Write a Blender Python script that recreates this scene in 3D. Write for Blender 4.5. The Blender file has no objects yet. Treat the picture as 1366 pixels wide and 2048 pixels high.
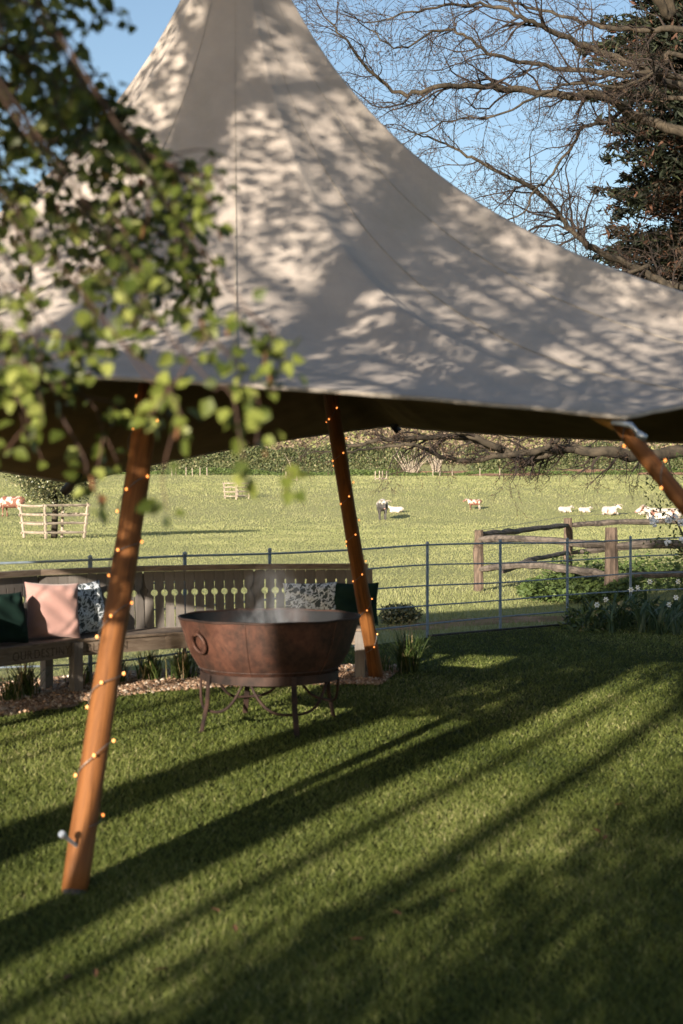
import bpy, math, random
import numpy as np
from mathutils import Vector, Matrix, Quaternion

random.seed(7)
rng = np.random.default_rng(7)
R = math.radians
SC = bpy.context.scene
COL = SC.collection

# ------------------------------------------------------------------ camera, sky, sun, exposure
EYE = 1.6
FPX = 50.0 / 36.0 * 2048.0          # focal length in photograph pixels
cam_d = bpy.data.cameras.new('camera')
cam_d.sensor_fit = 'VERTICAL'
cam_d.sensor_height = 36.0
cam_d.sensor_width = 24.0
cam_d.lens = 50.0
cam_d.shift_y = -26.0 / 2048.0
cam_d.clip_start = 0.05
cam_d.clip_end = 3000.0
cam_d.dof.use_dof = True
cam_d.dof.focus_distance = 34.0
cam_d.dof.aperture_fstop = 3.3
cam = bpy.data.objects.new('camera', cam_d)
COL.objects.link(cam)
cam.location = (0, 0, EYE)
cam.rotation_euler = (R(90), 0, 0)
SC.camera = cam

SUN_EL, SUN_AZ = R(13.5), R(24.0)    # light travels AZ to the right of straight ahead
world = bpy.data.worlds.new('World')
SC.world = world
world.use_nodes = True
wn = world.node_tree.nodes
wl = world.node_tree.links
for n in list(wn):
    wn.remove(n)
w_out = wn.new('ShaderNodeOutputWorld')
w_bg = wn.new('ShaderNodeBackground')
w_sky = wn.new('ShaderNodeTexSky')
w_sky.sky_type = 'NISHITA'
w_sky.sun_disc = False
w_sky.sun_elevation = SUN_EL
w_sky.sun_rotation = math.pi + SUN_AZ
w_sky.air_density = 1.0
w_sky.dust_density = 1.3
w_sky.ozone_density = 1.3
w_bg.inputs['Strength'].default_value = 0.075
wl.new(w_sky.outputs[0], w_bg.inputs['Color'])
wl.new(w_bg.outputs[0], w_out.inputs['Surface'])

sun_d = bpy.data.lights.new('sun', 'SUN')
sun_d.energy = 5.0
sun_d.angle = R(0.45)
sun_d.color = (1.0, 0.89, 0.73)
sun = bpy.data.objects.new('sun', sun_d)
COL.objects.link(sun)
LIGHT = Vector((math.sin(SUN_AZ) * math.cos(SUN_EL), math.cos(SUN_AZ) * math.cos(SUN_EL), -math.sin(SUN_EL)))
sun.rotation_euler = LIGHT.to_track_quat('-Z', 'Y').to_euler()
sun.location = (-20, -40, 20)

SC.view_settings.view_transform = 'Standard'
SC.view_settings.look = 'None'
SC.view_settings.gamma = 1.0
SC.view_settings.use_curve_mapping = False
SC.view_settings.exposure = 1.35
SC.cycles.use_denoising = True
SC.cycles.max_bounces = 6
SC.cycles.transparent_max_bounces = 8
SC.cycles.volume_step_rate = 1.0


def at(x, y, d):
    """World point seen at photograph pixel (x, y) at distance d along the view axis."""
    return Vector(((x - 683.0) / FPX * d, d, EYE - (y - 998.0) / FPX * d))


# ------------------------------------------------------------------ helpers
class MB:
    """Collects vertices and faces, builds ONE mesh."""
    def __init__(self):
        self.v, self.f, self.c = [], [], []

    def add(self, vs, fs, col=None):
        o = len(self.v)
        self.v.extend([tuple(p) for p in vs])
        self.f.extend([tuple(i + o for i in f) for f in fs])
        if col is not None:
            self.c.extend([col] * len(vs))

    def box(self, x0, x1, y0, y1, z0, z1, M=None, col=None):
        p = [Vector((x, y, z)) for z in (z0, z1) for y in (y0, y1) for x in (x0, x1)]
        if M is not None:
            p = [M @ q for q in p]
        self.add(p, [(0, 2, 3, 1), (4, 5, 7, 6), (0, 1, 5, 4), (2, 6, 7, 3), (0, 4, 6, 2), (1, 3, 7, 5)], col)

    def tube(self, pts, rad, n=8, cap=True, col=None, squash=1.0):
        pts = [Vector(p) for p in pts]
        if isinstance(rad, (int, float)):
            rad = [rad] * len(pts)
        t0 = (pts[1] - pts[0]).normalized()
        up = Vector((0, 0, 1)) if abs(t0.z) < 0.9 else Vector((1, 0, 0))
        a = t0.cross(up).normalized()
        vs, fs = [], []
        for i, p in enumerate(pts):
            if i == 0:
                t = pts[1] - pts[0]
            elif i == len(pts) - 1:
                t = pts[-1] - pts[-2]
            else:
                t = pts[i + 1] - pts[i - 1]
            t.normalize()
            a = (a - t * a.dot(t))
            if a.length < 1e-6:
                a = t.orthogonal()
            a.normalize()
            b = t.cross(a)
            for k in range(n):
                an = 2 * math.pi * k / n
                vs.append(p + (a * math.cos(an) + b * math.sin(an) * squash) * rad[i])
        for i in range(len(pts) - 1):
            for k in range(n):
                k2 = (k + 1) % n
                fs.append((i * n + k, i * n + k2, (i + 1) * n + k2, (i + 1) * n + k))
        if cap:
            fs.append(tuple(range(n))[::-1])
            fs.append(tuple((len(pts) - 1) * n + k for k in range(n)))
        self.add(vs, fs, col)

    def lathe(self, prof, n=48, c=(0, 0, 0)):
        vs, fs = [], []
        for r, z in prof:
            for k in range(n):
                an = 2 * math.pi * k / n
                vs.append((c[0] + r * math.cos(an), c[1] + r * math.sin(an), c[2] + z))
        for i in range(len(prof) - 1):
            for k in range(n):
                k2 = (k + 1) % n
                fs.append((i * n + k, i * n + k2, (i + 1) * n + k2, (i + 1) * n + k))
        self.add(vs, fs)

    def mesh(self, name, smooth=False):
        m = bpy.data.meshes.new(name)
        m.from_pydata(self.v, [], self.f)
        if self.c and len(self.c) == len(self.v):
            at_ = m.attributes.new('rnd', 'FLOAT', 'POINT')
            at_.data.foreach_set('value', np.array(self.c, dtype=np.float32))
        if smooth:
            m.polygons.foreach_set('use_smooth', [True] * len(m.polygons))
        m.update()
        return m

    def build(self, name, mat, parent=None, smooth=False):
        return link(name, self.mesh(name, smooth), mat, parent)


def link(name, mesh, mat, parent=None):
    o = bpy.data.objects.new(name, mesh)
    COL.objects.link(o)
    if mat is not None and len(mesh.materials) == 0:
        mesh.materials.append(mat)
    if parent is not None:
        o.parent = parent
    return o


def np_mesh(name, verts, tris, rnd=None, smooth=False):
    """Fast mesh of triangles from arrays."""
    m = bpy.data.meshes.new(name)
    nv, nf = len(verts), len(tris)
    m.vertices.add(nv)
    m.vertices.foreach_set('co', np.asarray(verts, dtype=np.float32).ravel())
    m.loops.add(nf * 3)
    m.loops.foreach_set('vertex_index', np.asarray(tris, dtype=np.int32).ravel())
    m.polygons.add(nf)
    m.polygons.foreach_set('loop_start', np.arange(0, nf * 3, 3, dtype=np.int32))
    m.polygons.foreach_set('loop_total', np.full(nf, 3, dtype=np.int32))
    if smooth:
        m.polygons.foreach_set('use_smooth', np.ones(nf, dtype=bool))
    if rnd is not None:
        a = m.attributes.new('rnd', 'FLOAT', 'POINT')
        a.data.foreach_set('value', np.asarray(rnd, dtype=np.float32))
    m.update(calc_edges=True)
    return m


def empty(name, loc=(0, 0, 0), rz=0.0):
    o = bpy.data.objects.new(name, None)
    o.empty_display_size = 0.2
    COL.objects.link(o)
    o.location = loc
    o.rotation_euler = (0, 0, rz)
    return o


def tag(o, label=None, cat=None, group=None, kind=None):
    if label: o['label'] = label
    if cat: o['category'] = cat
    if group: o['group'] = group
    if kind: o['kind'] = kind
    return o


def child_at(name, mesh, mat, parent, M):
    o = link(name, mesh, mat, parent)
    o.matrix_local = M
    return o


def unit(v):
    return v / np.maximum(np.linalg.norm(v, axis=-1, keepdims=True), 1e-9)


def rand_dirs(n):
    return unit(rng.normal(size=(n, 3)))


def leaf_arrays(P, size, aspect=0.62, nrm=None, axis=None, fold=0.25):
    """A folded, pointed leaf (4 triangles, 6 vertices) at each point."""
    n = len(P)
    size = np.broadcast_to(np.asarray(size, dtype=float), (n,))
    N = rand_dirs(n) if nrm is None else unit(nrm)
    A = rand_dirs(n) if axis is None else axis
    A = unit(A - N * np.sum(A * N, axis=1, keepdims=True))
    B = np.cross(N, A)
    s = size[:, None]
    w = s * aspect * 0.5
    v = np.empty((n, 6, 3))
    v[:, 0] = P
    v[:, 1] = P + A * s * 0.34 + B * w + N * w * fold * 2
    v[:, 2] = P + A * s * 0.34 - B * w + N * w * fold * 2
    v[:, 3] = P + A * s * 0.45
    v[:, 4] = P + A * s * 0.72 + B * w * 0.66 + N * w * fold
    v[:, 5] = P + A * s - N * s * 0.08
    v4b = P + A * s * 0.72 - B * w * 0.66 + N * w * fold
    v = np.concatenate([v, v4b[:, None, :]], axis=1)      # 7 vertices
    t = np.array([[0, 3, 1], [0, 2, 3], [1, 3, 4], [2, 6, 3], [4, 3, 5], [3, 6, 5]])
    tris = (np.arange(n)[:, None, None] * 7 + t[None]).reshape(-1, 3)
    return v.reshape(-1, 3), tris


def leaf_mesh(name, P, size, **kw):
    v, t = leaf_arrays(np.asarray(P), size, **kw)
    return np_mesh(name, v, t, np.repeat(rng.random(len(P)), 7))


def quad_mesh(name, P, size, aspect=0.6, nrm=None, axis=None):
    """Cheap diamonds (2 triangles) for far or out of sight foliage."""
    n = len(P)
    P = np.asarray(P)
    size = np.broadcast_to(np.asarray(size, dtype=float), (n,))
    N = rand_dirs(n) if nrm is None else unit(nrm)
    A = rand_dirs(n) if axis is None else axis
    A = unit(A - N * np.sum(A * N, axis=1, keepdims=True))
    B = np.cross(N, A)
    s = size[:, None]
    v = np.empty((n, 4, 3))
    v[:, 0] = P - A * s * .5
    v[:, 1] = P + B * s * aspect * .5 + N * s * .08
    v[:, 2] = P + A * s * .5
    v[:, 3] = P - B * s * aspect * .5 + N * s * .08
    t = np.array([[0, 1, 2], [0, 2, 3]])
    tris = (np.arange(n)[:, None, None] * 4 + t[None]).reshape(-1, 3)
    return np_mesh(name, v.reshape(-1, 3), tris, np.repeat(rng.random(n), 4))


def smooth_path(pts, n):
    """Catmull-Rom through points."""
    P = [Vector(p) for p in pts]
    P = [P[0] * 2 - P[1]] + P + [P[-1] * 2 - P[-2]]
    out = []
    segs = len(P) - 3
    for i in range(n):
        t = i / (n - 1) * segs
        k = min(int(t), segs - 1)
        u = t - k
        a, b, c, d = P[k:k + 4]
        out.append(0.5 * ((2 * b) + (c - a) * u + (2 * a - 5 * b + 4 * c - d) * u * u + (3 * b - a - 3 * c + d) * u ** 3))
    return out


# ------------------------------------------------------------------ materials
def nodes_of(name):
    m = bpy.data.materials.new(name)
    m.use_nodes = True
    nt = m.node_tree
    b = nt.nodes['Principled BSDF']
    return m, nt, b


def ramp(nt, src, stops):
    r = nt.nodes.new('ShaderNodeValToRGB')
    e = r.color_ramp.elements
    while len(e) < len(stops):
        e.new(0.5)
    for i, (p, c) in enumerate(stops):
        e[i].position = p
        e[i].color = (*c, 1)
    nt.links.new(src, r.inputs['Fac'])
    return r.outputs['Color']


def noise(nt, scale, detail=4, rough=0.55, coord='Object', stretch=None, dist=0.0):
    tc = nt.nodes.new('ShaderNodeTexCoord')
    src = tc.outputs[coord]
    if stretch:
        mp = nt.nodes.new('ShaderNodeMapping')
        mp.inputs['Scale'].default_value = stretch
        nt.links.new(src, mp.inputs['Vector'])
        src = mp.outputs[0]
    n = nt.nodes.new('ShaderNodeTexNoise')
    n.inputs['Scale'].default_value = scale
    n.inputs['Detail'].default_value = detail
    n.inputs['Roughness'].default_value = rough
    n.inputs['Distortion'].default_value = dist
    nt.links.new(src, n.inputs['Vector'])
    return n.outputs['Fac']


def bump(nt, b, src, strength=0.4, dist=0.01):
    bp = nt.nodes.new('ShaderNodeBump')
    bp.inputs['Strength'].default_value = strength
    bp.inputs['Distance'].default_value = dist
    nt.links.new(src, bp.inputs['Height'])
    nt.links.new(bp.outputs[0], b.inputs['Normal'])


def mixc(nt, fac, a, b, mode='MIX'):
    m = nt.nodes.new('ShaderNodeMix')
    m.data_type = 'RGBA'
    m.blend_type = mode
    for sock, val in ((m.inputs[0], fac), (m.inputs[6], a), (m.inputs[7], b)):
        if isinstance(val, (int, float)):
            sock.default_value = val
        elif isinstance(val, tuple):
            sock.default_value = (*val, 1)
        else:
            nt.links.new(val, sock)
    return m.outputs[2]


def simple(name, c1, c2, scale=8, rough=0.7, stretch=None, bmp=0.3, bd=0.005, metal=0.0, lo=0.35, hi=0.65, detail=5, dist=0.0, spec=0.3):
    m, nt, b = nodes_of(name)
    n = noise(nt, scale, detail, stretch=stretch, dist=dist)
    nt.links.new(ramp(nt, n, [(lo, c1), (hi, c2)]), b.inputs['Base Color'])
    b.inputs['Roughness'].default_value = rough
    b.inputs['Metallic'].default_value = metal
    b.inputs['Specular IOR Level'].default_value = spec
    if bmp:
        bump(nt, b, n, bmp, bd)
    return m


def leafy(name, stops, rough=0.5, trans=0.25, tcol=None, spec=0.3):
    """Foliage: colour by the leaf's own random number, some light passes through."""
    m, nt, b = nodes_of(name)
    a = nt.nodes.new('ShaderNodeAttribute')
    a.attribute_name = 'rnd'
    col = ramp(nt, a.outputs['Fac'], stops)
    nt.links.new(col, b.inputs['Base Color'])
    b.inputs['Roughness'].default_value = rough
    b.inputs['Specular IOR Level'].default_value = spec
    if trans > 0:
        t = nt.nodes.new('ShaderNodeBsdfTranslucent')
        nt.links.new(col, t.inputs['Color'])
        mx = nt.nodes.new('ShaderNodeMixShader')
        mx.inputs[0].default_value = trans
        out = nt.nodes['Material Output']
        nt.links.new(b.outputs[0], mx.inputs[1])
        nt.links.new(t.outputs[0], mx.inputs[2])
        nt.links.new(mx.outputs[0], out.inputs['Surface'])
    return m


def leafy_obj(name, stops, **kw):
    """As leafy, but by the object's own random number (leaves that are objects)."""
    m = leafy(name, stops, **kw)
    nt = m.node_tree
    a = [n for n in nt.nodes if n.type == 'ATTRIBUTE'][0]
    oi = nt.nodes.new('ShaderNodeObjectInfo')
    for l in list(nt.links):
        if l.from_node == a:
            nt.links.new(oi.outputs['Random'], l.to_socket)
    return m


M = {}
# ground
m, nt, b = nodes_of('field_turf')
n1 = noise(nt, 0.11, 5, 0.6)
n2 = noise(nt, 2.2, 6, 0.65)
n3 = noise(nt, 26.0, 4, 0.7, stretch=(1, 0.35, 1))
c1 = ramp(nt, n2, [(0.3, (0.175, 0.195, 0.075)), (0.52, (0.25, 0.258, 0.11)), (0.72, (0.33, 0.32, 0.16))])
c2 = ramp(nt, n3, [(0.3, (0.17, 0.18, 0.065)), (0.7, (0.36, 0.34, 0.16))])
c3 = mixc(nt, 0.45, c1, c2)
c4 = mixc(nt, ramp(nt, n1, [(0.42, (0, 0, 0)), (0.62, (0.55, 0.55, 0.55))]), c3, (0.31, 0.285, 0.145))
nt.links.new(c4, b.inputs['Base Color'])
b.inputs['Roughness'].default_value = 0.9
b.inputs['Specular IOR Level'].default_value = 0.1
bump(nt, b, n3, 0.55, 0.05)
M['field'] = m
M['lawn'] = simple('lawn_soil', (0.018, 0.020, 0.007), (0.036, 0.038, 0.014), 30, 0.95, bmp=0.6, bd=0.02, spec=0.05)
M['blade'] = leafy('lawn_blades', [(0.0, (0.035, 0.052, 0.010)), (0.45, (0.105, 0.132, 0.027)), (0.85, (0.23, 0.25, 0.075)), (1.0, (0.40, 0.37, 0.18))], 0.55, 0.25, spec=0.25)
M['pasture'] = leafy('pasture_blades', [(0.0, (0.165, 0.185, 0.07)), (0.5, (0.24, 0.25, 0.105)), (1.0, (0.325, 0.315, 0.16))], 0.6, 0.2, spec=0.2)
M['soil'] = simple('bare_earth', (0.17, 0.10, 0.06), (0.34, 0.21, 0.14), 3, 0.95, bmp=0.6, bd=0.05, spec=0.05)
M['gravel_bed'] = simple('gravel_bed', (0.20, 0.13, 0.085), (0.36, 0.25, 0.17), 40, 0.95, bmp=0.5, bd=0.02)
M['stone'] = leafy('gravel_stone', [(0.0, (0.16, 0.095, 0.06)), (0.35, (0.33, 0.20, 0.125)), (0.7, (0.46, 0.31, 0.21)), (1.0, (0.60, 0.52, 0.43))], 0.85, 0.0)
# tent
m, nt, b = nodes_of('canvas')
n1 = noise(nt, 1.3, 5, 0.6)
n2 = noise(nt, 260.0, 2, 0.5)
n3 = noise(nt, 5.0, 4, 0.6)
col = ramp(nt, n1, [(0.3, (0.33, 0.285, 0.252)), (0.7, (0.38, 0.33, 0.293))])
col = mixc(nt, 0.25, col, ramp(nt, n3, [(0.35, (0.285, 0.246, 0.218)), (0.65, (0.41, 0.358, 0.317))]))
n4 = noise(nt, 0.9, 6, 0.7, stretch=(1.6, 1.6, 0.5), dist=0.8)
col = mixc(nt, ramp(nt, n4, [(0.52, (0, 0, 0)), (0.75, (0.5, 0.5, 0.5))]), col, (0.24, 0.22, 0.18))
nt.links.new(col, b.inputs['Base Color'])
b.inputs['Roughness'].default_value = 0.88
b.inputs['Specular IOR Level'].default_value = 0.12
bp1 = nt.nodes.new('ShaderNodeBump'); bp1.inputs['Strength'].default_value = 0.4; bp1.inputs['Distance'].default_value = 0.03
nt.links.new(n3, bp1.inputs['Height'])
bp2 = nt.nodes.new('ShaderNodeBump'); bp2.inputs['Strength'].default_value = 0.2; bp2.inputs['Distance'].default_value = 0.002
nt.links.new(n2, bp2.inputs['Height']); nt.links.new(bp1.outputs[0], bp2.inputs['Normal'])
nt.links.new(bp2.outputs[0], b.inputs['Normal'])
M['canvas'] = m
M['inner_shade'] = simple('canvas_inner_shade', (0.17, 0.125, 0.062), (0.22, 0.16, 0.08), 3, 0.95, bmp=0.1, spec=0.05)  # same canvas as outside; shade under the tent put into this brown
M['seam'] = simple('canvas_seam', (0.28, 0.245, 0.21), (0.33, 0.29, 0.25), 20, 0.9, bmp=0.2)
m, nt, b = nodes_of('oiled_pole_wood')
n1 = noise(nt, 3.5, 6, 0.6, stretch=(9, 9, 0.6), dist=1.0)
n2 = noise(nt, 7.0, 5, 0.7, stretch=(14, 14, 0.35), dist=0.4)
n3 = noise(nt, 2.6, 3, 0.6, stretch=(3, 3, 1.0), dist=0.5)
col = ramp(nt, n1, [(0.3, (0.095, 0.034, 0.009)), (0.7, (0.235, 0.092, 0.026))])
col = mixc(nt, ramp(nt, n2, [(0.34, (1, 1, 1)), (0.42, (0, 0, 0))]), col, (0.03, 0.012, 0.005))
col = mixc(nt, ramp(nt, n3, [(0.60, (0, 0, 0)), (0.72, (0.8, 0.8, 0.8))]), col, (0.055, 0.026, 0.012))
nt.links.new(col, b.inputs['Base Color'])
b.inputs['Roughness'].default_value = 0.6
b.inputs['Specular IOR Level'].default_value = 0.25
bump(nt, b, n2, 0.5, 0.006)
M['pole'] = m
M['cut'] = simple('sawn_pole_end', (0.55, 0.28, 0.09), (0.70, 0.40, 0.15), 20, 0.6, bmp=0.2)
M['iron_dark'] = simple('dark_iron', (0.03, 0.028, 0.028), (0.07, 0.06, 0.055), 12, 0.55, metal=0.6, bmp=0.2)
M['steel'] = simple('galvanised_steel', (0.30, 0.33, 0.37), (0.46, 0.49, 0.53), 25, 0.4, metal=0.7, bmp=0.1)
# bench
m, nt, b = nodes_of('weathered_oak')
n1 = noise(nt, 5.0, 6, 0.65, stretch=(9, 9, 0.8), dist=0.6)
n2 = noise(nt, 1.7, 4, 0.6)
oi = nt.nodes.new('ShaderNodeObjectInfo')
col = ramp(nt, n1, [(0.25, (0.05, 0.043, 0.039)), (0.5, (0.135, 0.118, 0.106)), (0.75, (0.225, 0.20, 0.183))])
col = mixc(nt, ramp(nt, n2, [(0.45, (0, 0, 0)), (0.62, (0.75, 0.75, 0.75))]), col, (0.12, 0.105, 0.09))
col = mixc(nt, 0.45, col, ramp(nt, oi.outputs['Random'], [(0, (0.075, 0.064, 0.058)), (1, (0.21, 0.188, 0.172))]))
nt.links.new(col, b.inputs['Base Color'])
b.inputs['Roughness'].default_value = 0.85
bump(nt, b, n1, 0.5, 0.006)
M['oak'] = m
m, nt, b = nodes_of('oak_fascia')
n1 = noise(nt, 5.0, 6, 0.65, stretch=(1.2, 1.2, 12), dist=0.8)
col = ramp(nt, n1, [(0.25, (0.075, 0.052, 0.037)), (0.5, (0.17, 0.125, 0.092)), (0.75, (0.26, 0.205, 0.155))])
nt.links.new(col, b.inputs['Base Color'])
b.inputs['Roughness'].default_value = 0.85
bump(nt, b, n1, 0.5, 0.006)
M['oak_h'] = m
M['carved'] = simple('carved_letter', (0.05, 0.036, 0.027), (0.13, 0.096, 0.07), 30, 0.9, bmp=0.2)
# fire bowl
m, nt, b = nodes_of('rusty_iron')
n1 = noise(nt, 4.0, 7, 0.65, dist=0.6)
n2 = noise(nt, 22.0, 5, 0.7)
col = ramp(nt, n1, [(0.3, (0.014, 0.008, 0.007)), (0.46, (0.065, 0.026, 0.018)), (0.62, (0.115, 0.046, 0.030)), (0.78, (0.16, 0.088, 0.060))])
n3 = noise(nt, 5.0, 5, 0.65, stretch=(1, 1, 0.22), dist=0.7)
col = mixc(nt, ramp(nt, n3, [(0.46, (0, 0, 0)), (0.60, (0.9, 0.9, 0.9))]), col, (0.016, 0.011, 0.010))
col = mixc(nt, 0.3, col, ramp(nt, n2, [(0.35, (0.03, 0.014, 0.010)), (0.65, (0.16, 0.075, 0.048))]))
nt.links.new(col, b.inputs['Base Color'])
b.inputs['Roughness'].default_value = 0.62
b.inputs['Metallic'].default_value = 0.25
bump(nt, b, n2, 0.35, 0.004)
M['rust'] = m
M['shaded_rust'] = simple('shade_toned_rust', (0.016, 0.011, 0.010), (0.058, 0.032, 0.025), 7, 0.7, metal=0.2, bmp=0.3)  # rust darkened: the shade on the stand is in this colour; rim shares it
M['soot'] = simple('sooty_iron', (0.012, 0.013, 0.016), (0.07, 0.035, 0.025), 3, 0.75, bmp=0.3, lo=0.45, hi=0.75)
M['ash'] = simple('ash_bed', (0.03, 0.026, 0.024), (0.16, 0.13, 0.12), 14, 0.95, bmp=0.8, bd=0.03)
M['log'] = simple('charred_log', (0.02, 0.016, 0.014), (0.12, 0.07, 0.045), 9, 0.9, bmp=0.6, bd=0.01)
# fences
M['estate'] = simple('blue_grey_paint', (0.12, 0.155, 0.195), (0.20, 0.245, 0.29), 18, 0.5, bmp=0.15, spec=0.4)
M['split'] = simple('split_chestnut', (0.045, 0.038, 0.033), (0.14, 0.115, 0.096), 4, 0.9, stretch=(1.5, 1.5, 1.5), bmp=0.7, bd=0.02, dist=1.5)
M['split_post'] = simple('chestnut_post', (0.062, 0.045, 0.035), (0.15, 0.108, 0.082), 5, 0.9, stretch=(4, 4, 0.8), bmp=0.7, bd=0.015, dist=1.0)
M['pale_timber'] = simple('sun_bleached_timber', (0.20, 0.165, 0.13), (0.34, 0.285, 0.23), 4, 0.9, bmp=0.5, bd=0.02)
M['wire'] = simple('wire', (0.10, 0.10, 0.10), (0.18, 0.17, 0.16), 30, 0.5, metal=0.5, bmp=0.0)
# cushions
def fabric(name, c1, c2):
    m, nt, b = nodes_of(name)
    n = noise(nt, 6, 4)
    w = noise(nt, 350, 2)
    nt.links.new(ramp(nt, n, [(0.3, c1), (0.7, c2)]), b.inputs['Base Color'])
    b.inputs['Roughness'].default_value = 0.95
    b.inputs['Specular IOR Level'].default_value = 0.1
    b.inputs['Sheen Weight'].default_value = 0.25
    bump(nt, b, w, 0.25, 0.002)
    return m
M['pink'] = fabric('blush_pink_cloth', (0.33, 0.19, 0.17), (0.39, 0.235, 0.21))
M['green'] = fabric('bottle_green_velvet', (0.006, 0.016, 0.013), (0.013, 0.031, 0.025))
M['green'].node_tree.nodes['Principled BSDF'].inputs['Sheen Weight'].default_value = 0.0
m, nt, b = nodes_of('leaf_print_cloth')
tc = nt.nodes.new('ShaderNodeTexCoord')
mp = nt.nodes.new('ShaderNodeMapping')
mp.inputs['Scale'].default_value = (15, 1.0, 15)
mp.inputs['Rotation'].default_value = (0, 0.6, 0)
nt.links.new(tc.outputs['Object'], mp.inputs['Vector'])
nz = nt.nodes.new('ShaderNodeTexNoise'); nz.inputs['Scale'].default_value = 1.2
nt.links.new(mp.outputs[0], nz.inputs['Vector'])
vm = nt.nodes.new('ShaderNodeVectorMath'); vm.operation = 'MULTIPLY_ADD'
vm.inputs[1].default_value = (1.5, 1.5, 1.5)
nt.links.new(nz.outputs['Color'], vm.inputs[0]); nt.links.new(mp.outputs[0], vm.inputs[2])
sc = nt.nodes.new('ShaderNodeVectorMath'); sc.operation = 'MULTIPLY'; sc.inputs[1].default_value = (1.0, 0.0, 1.75)
nt.links.new(vm.outputs[0], sc.inputs[0])
vo = nt.nodes.new('ShaderNodeTexVoronoi'); vo.feature = 'DISTANCE_TO_EDGE'; vo.inputs['Scale'].default_value = 1.0
nt.links.new(sc.outputs[0], vo.inputs['Vector'])
wv = nt.nodes.new('ShaderNodeTexWave'); wv.inputs['Scale'].default_value = 2.4; wv.inputs['Distortion'].default_value = 3.0
nt.links.new(vm.outputs[0], wv.inputs['Vector'])
ma = nt.nodes.new('ShaderNodeMath'); ma.operation = 'MULTIPLY_ADD'; ma.inputs[1].default_value = -0.10
nt.links.new(wv.outputs['Fac'], ma.inputs[0]); nt.links.new(vo.outputs['Distance'], ma.inputs[2])
col = ramp(nt, ma.outputs[0], [(0.045, (0.66, 0.70, 0.76)), (0.075, (0.060, 0.075, 0.085))])
nt.links.new(col, b.inputs['Base Color'])
b.inputs['Roughness'].default_value = 0.95
M['print'] = m
# vegetation
M['bark'] = simple('grey_brown_bark', (0.018, 0.015, 0.011), (0.068, 0.054, 0.038), 6, 0.9, bmp=0.6, bd=0.02)
M['twig'] = simple('fine_twigs', (0.014, 0.011, 0.010), (0.040, 0.028, 0.023), 8, 0.85, bmp=0)
M['bud'] = leafy('buds', [(0, (0.04, 0.024, 0.018)), (1, (0.09, 0.055, 0.03))], 0.6, 0.1)
M['birch_bark'] = simple('birch_bark', (0.08, 0.06, 0.05), (0.55, 0.50, 0.45), 5, 0.8, stretch=(1, 1, 5), bmp=0.4, bd=0.01)
M['birch_twig'] = simple('red_brown_twigs', (0.045, 0.026, 0.019), (0.10, 0.055, 0.038), 12, 0.7, bmp=0)
BL = [(0.0, (0.03, 0.045, 0.008)), (0.5, (0.08, 0.10, 0.017)), (0.85, (0.15, 0.175, 0.035)), (0.985, (0.22, 0.24, 0.06)), (0.99, (0.24, 0.085, 0.03)), (1.0, (0.28, 0.12, 0.05))]
M['birch_leaf'] = leafy('birch_leaf_mass', BL, 0.45, 0.3)
M['birch_leaf_one'] = leafy_obj('birch_leaf', [(0.0, (0.05, 0.07, 0.011)), (0.5, (0.12, 0.145, 0.026)), (0.85, (0.20, 0.225, 0.05)), (1.0, (0.27, 0.285, 0.08))], rough=0.45, trans=0.3)
M['catkin'] = simple('catkin', (0.13, 0.06, 0.026), (0.21, 0.105, 0.048), 60, 0.9, bmp=0.4)
M['oak_leaf'] = leafy('tree_leaf_mass', [(0, (0.03, 0.055, 0.012)), (1, (0.10, 0.13, 0.03))], 0.5, 0.2)
M['conifer'] = leafy('conifer_sprays', [(0.0, (0.004, 0.007, 0.004)), (0.7, (0.013, 0.018, 0.007)), (0.93, (0.028, 0.034, 0.012)), (0.95, (0.05, 0.025, 0.015)), (1.0, (0.09, 0.04, 0.024))], 0.7, 0.05)
M['brown_spray'] = leafy('brown_sprays', [(0.0, (0.010, 0.011, 0.006)), (0.55, (0.022, 0.019, 0.010)), (0.8, (0.055, 0.028, 0.017)), (1.0, (0.12, 0.055, 0.033))], 0.75, 0.05)
M['holly'] = leafy('evergreen_leaves', [(0.0, (0.02, 0.03, 0.012)), (0.5, (0.075, 0.085, 0.035)), (0.85, (0.17, 0.17, 0.08)), (1.0, (0.36, 0.33, 0.20))], 0.35, 0.1, spec=0.6)
M['hedge'] = leafy('hedge_leaves', [(0.0, (0.035, 0.05, 0.02)), (0.6, (0.075, 0.09, 0.035)), (0.9, (0.13, 0.135, 0.06)), (1.0, (0.22, 0.20, 0.11))], 0.6, 0.1)
M['scrub'] = leafy('winter_scrub', [(0.0, (0.10, 0.075, 0.05)), (0.4, (0.19, 0.145, 0.10)), (0.65, (0.27, 0.20, 0.15)), (0.8, (0.13, 0.14, 0.05)), (1.0, (0.24, 0.25, 0.10))], 0.8, 0.1)
M['strap'] = leafy('strap_leaves', [(0.0, (0.025, 0.045, 0.012)), (0.6, (0.06, 0.09, 0.022)), (0.9, (0.11, 0.13, 0.04)), (1.0, (0.36, 0.27, 0.14))], 0.45, 0.2)
M['strap_obj'] = leafy_obj('daffodil_leaf', [(0.0, (0.035, 0.062, 0.03)), (1.0, (0.075, 0.115, 0.055))], rough=0.45, trans=0.2)
M['dry'] = leafy('dry_stalks', [(0, (0.28, 0.17, 0.09)), (1, (0.46, 0.33, 0.20))], 0.8, 0.1)
M['nettle'] = leafy('nettle_leaves', [(0, (0.04, 0.065, 0.018)), (1, (0.105, 0.145, 0.04))], 0.6, 0.2)
M['petal'] = simple('white_petal', (0.72, 0.73, 0.70), (0.80, 0.81, 0.78), 20, 0.6, bmp=0)
M['trumpet'] = simple('cream_trumpet', (0.62, 0.56, 0.34), (0.70, 0.64, 0.42), 20, 0.6, bmp=0)
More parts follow.
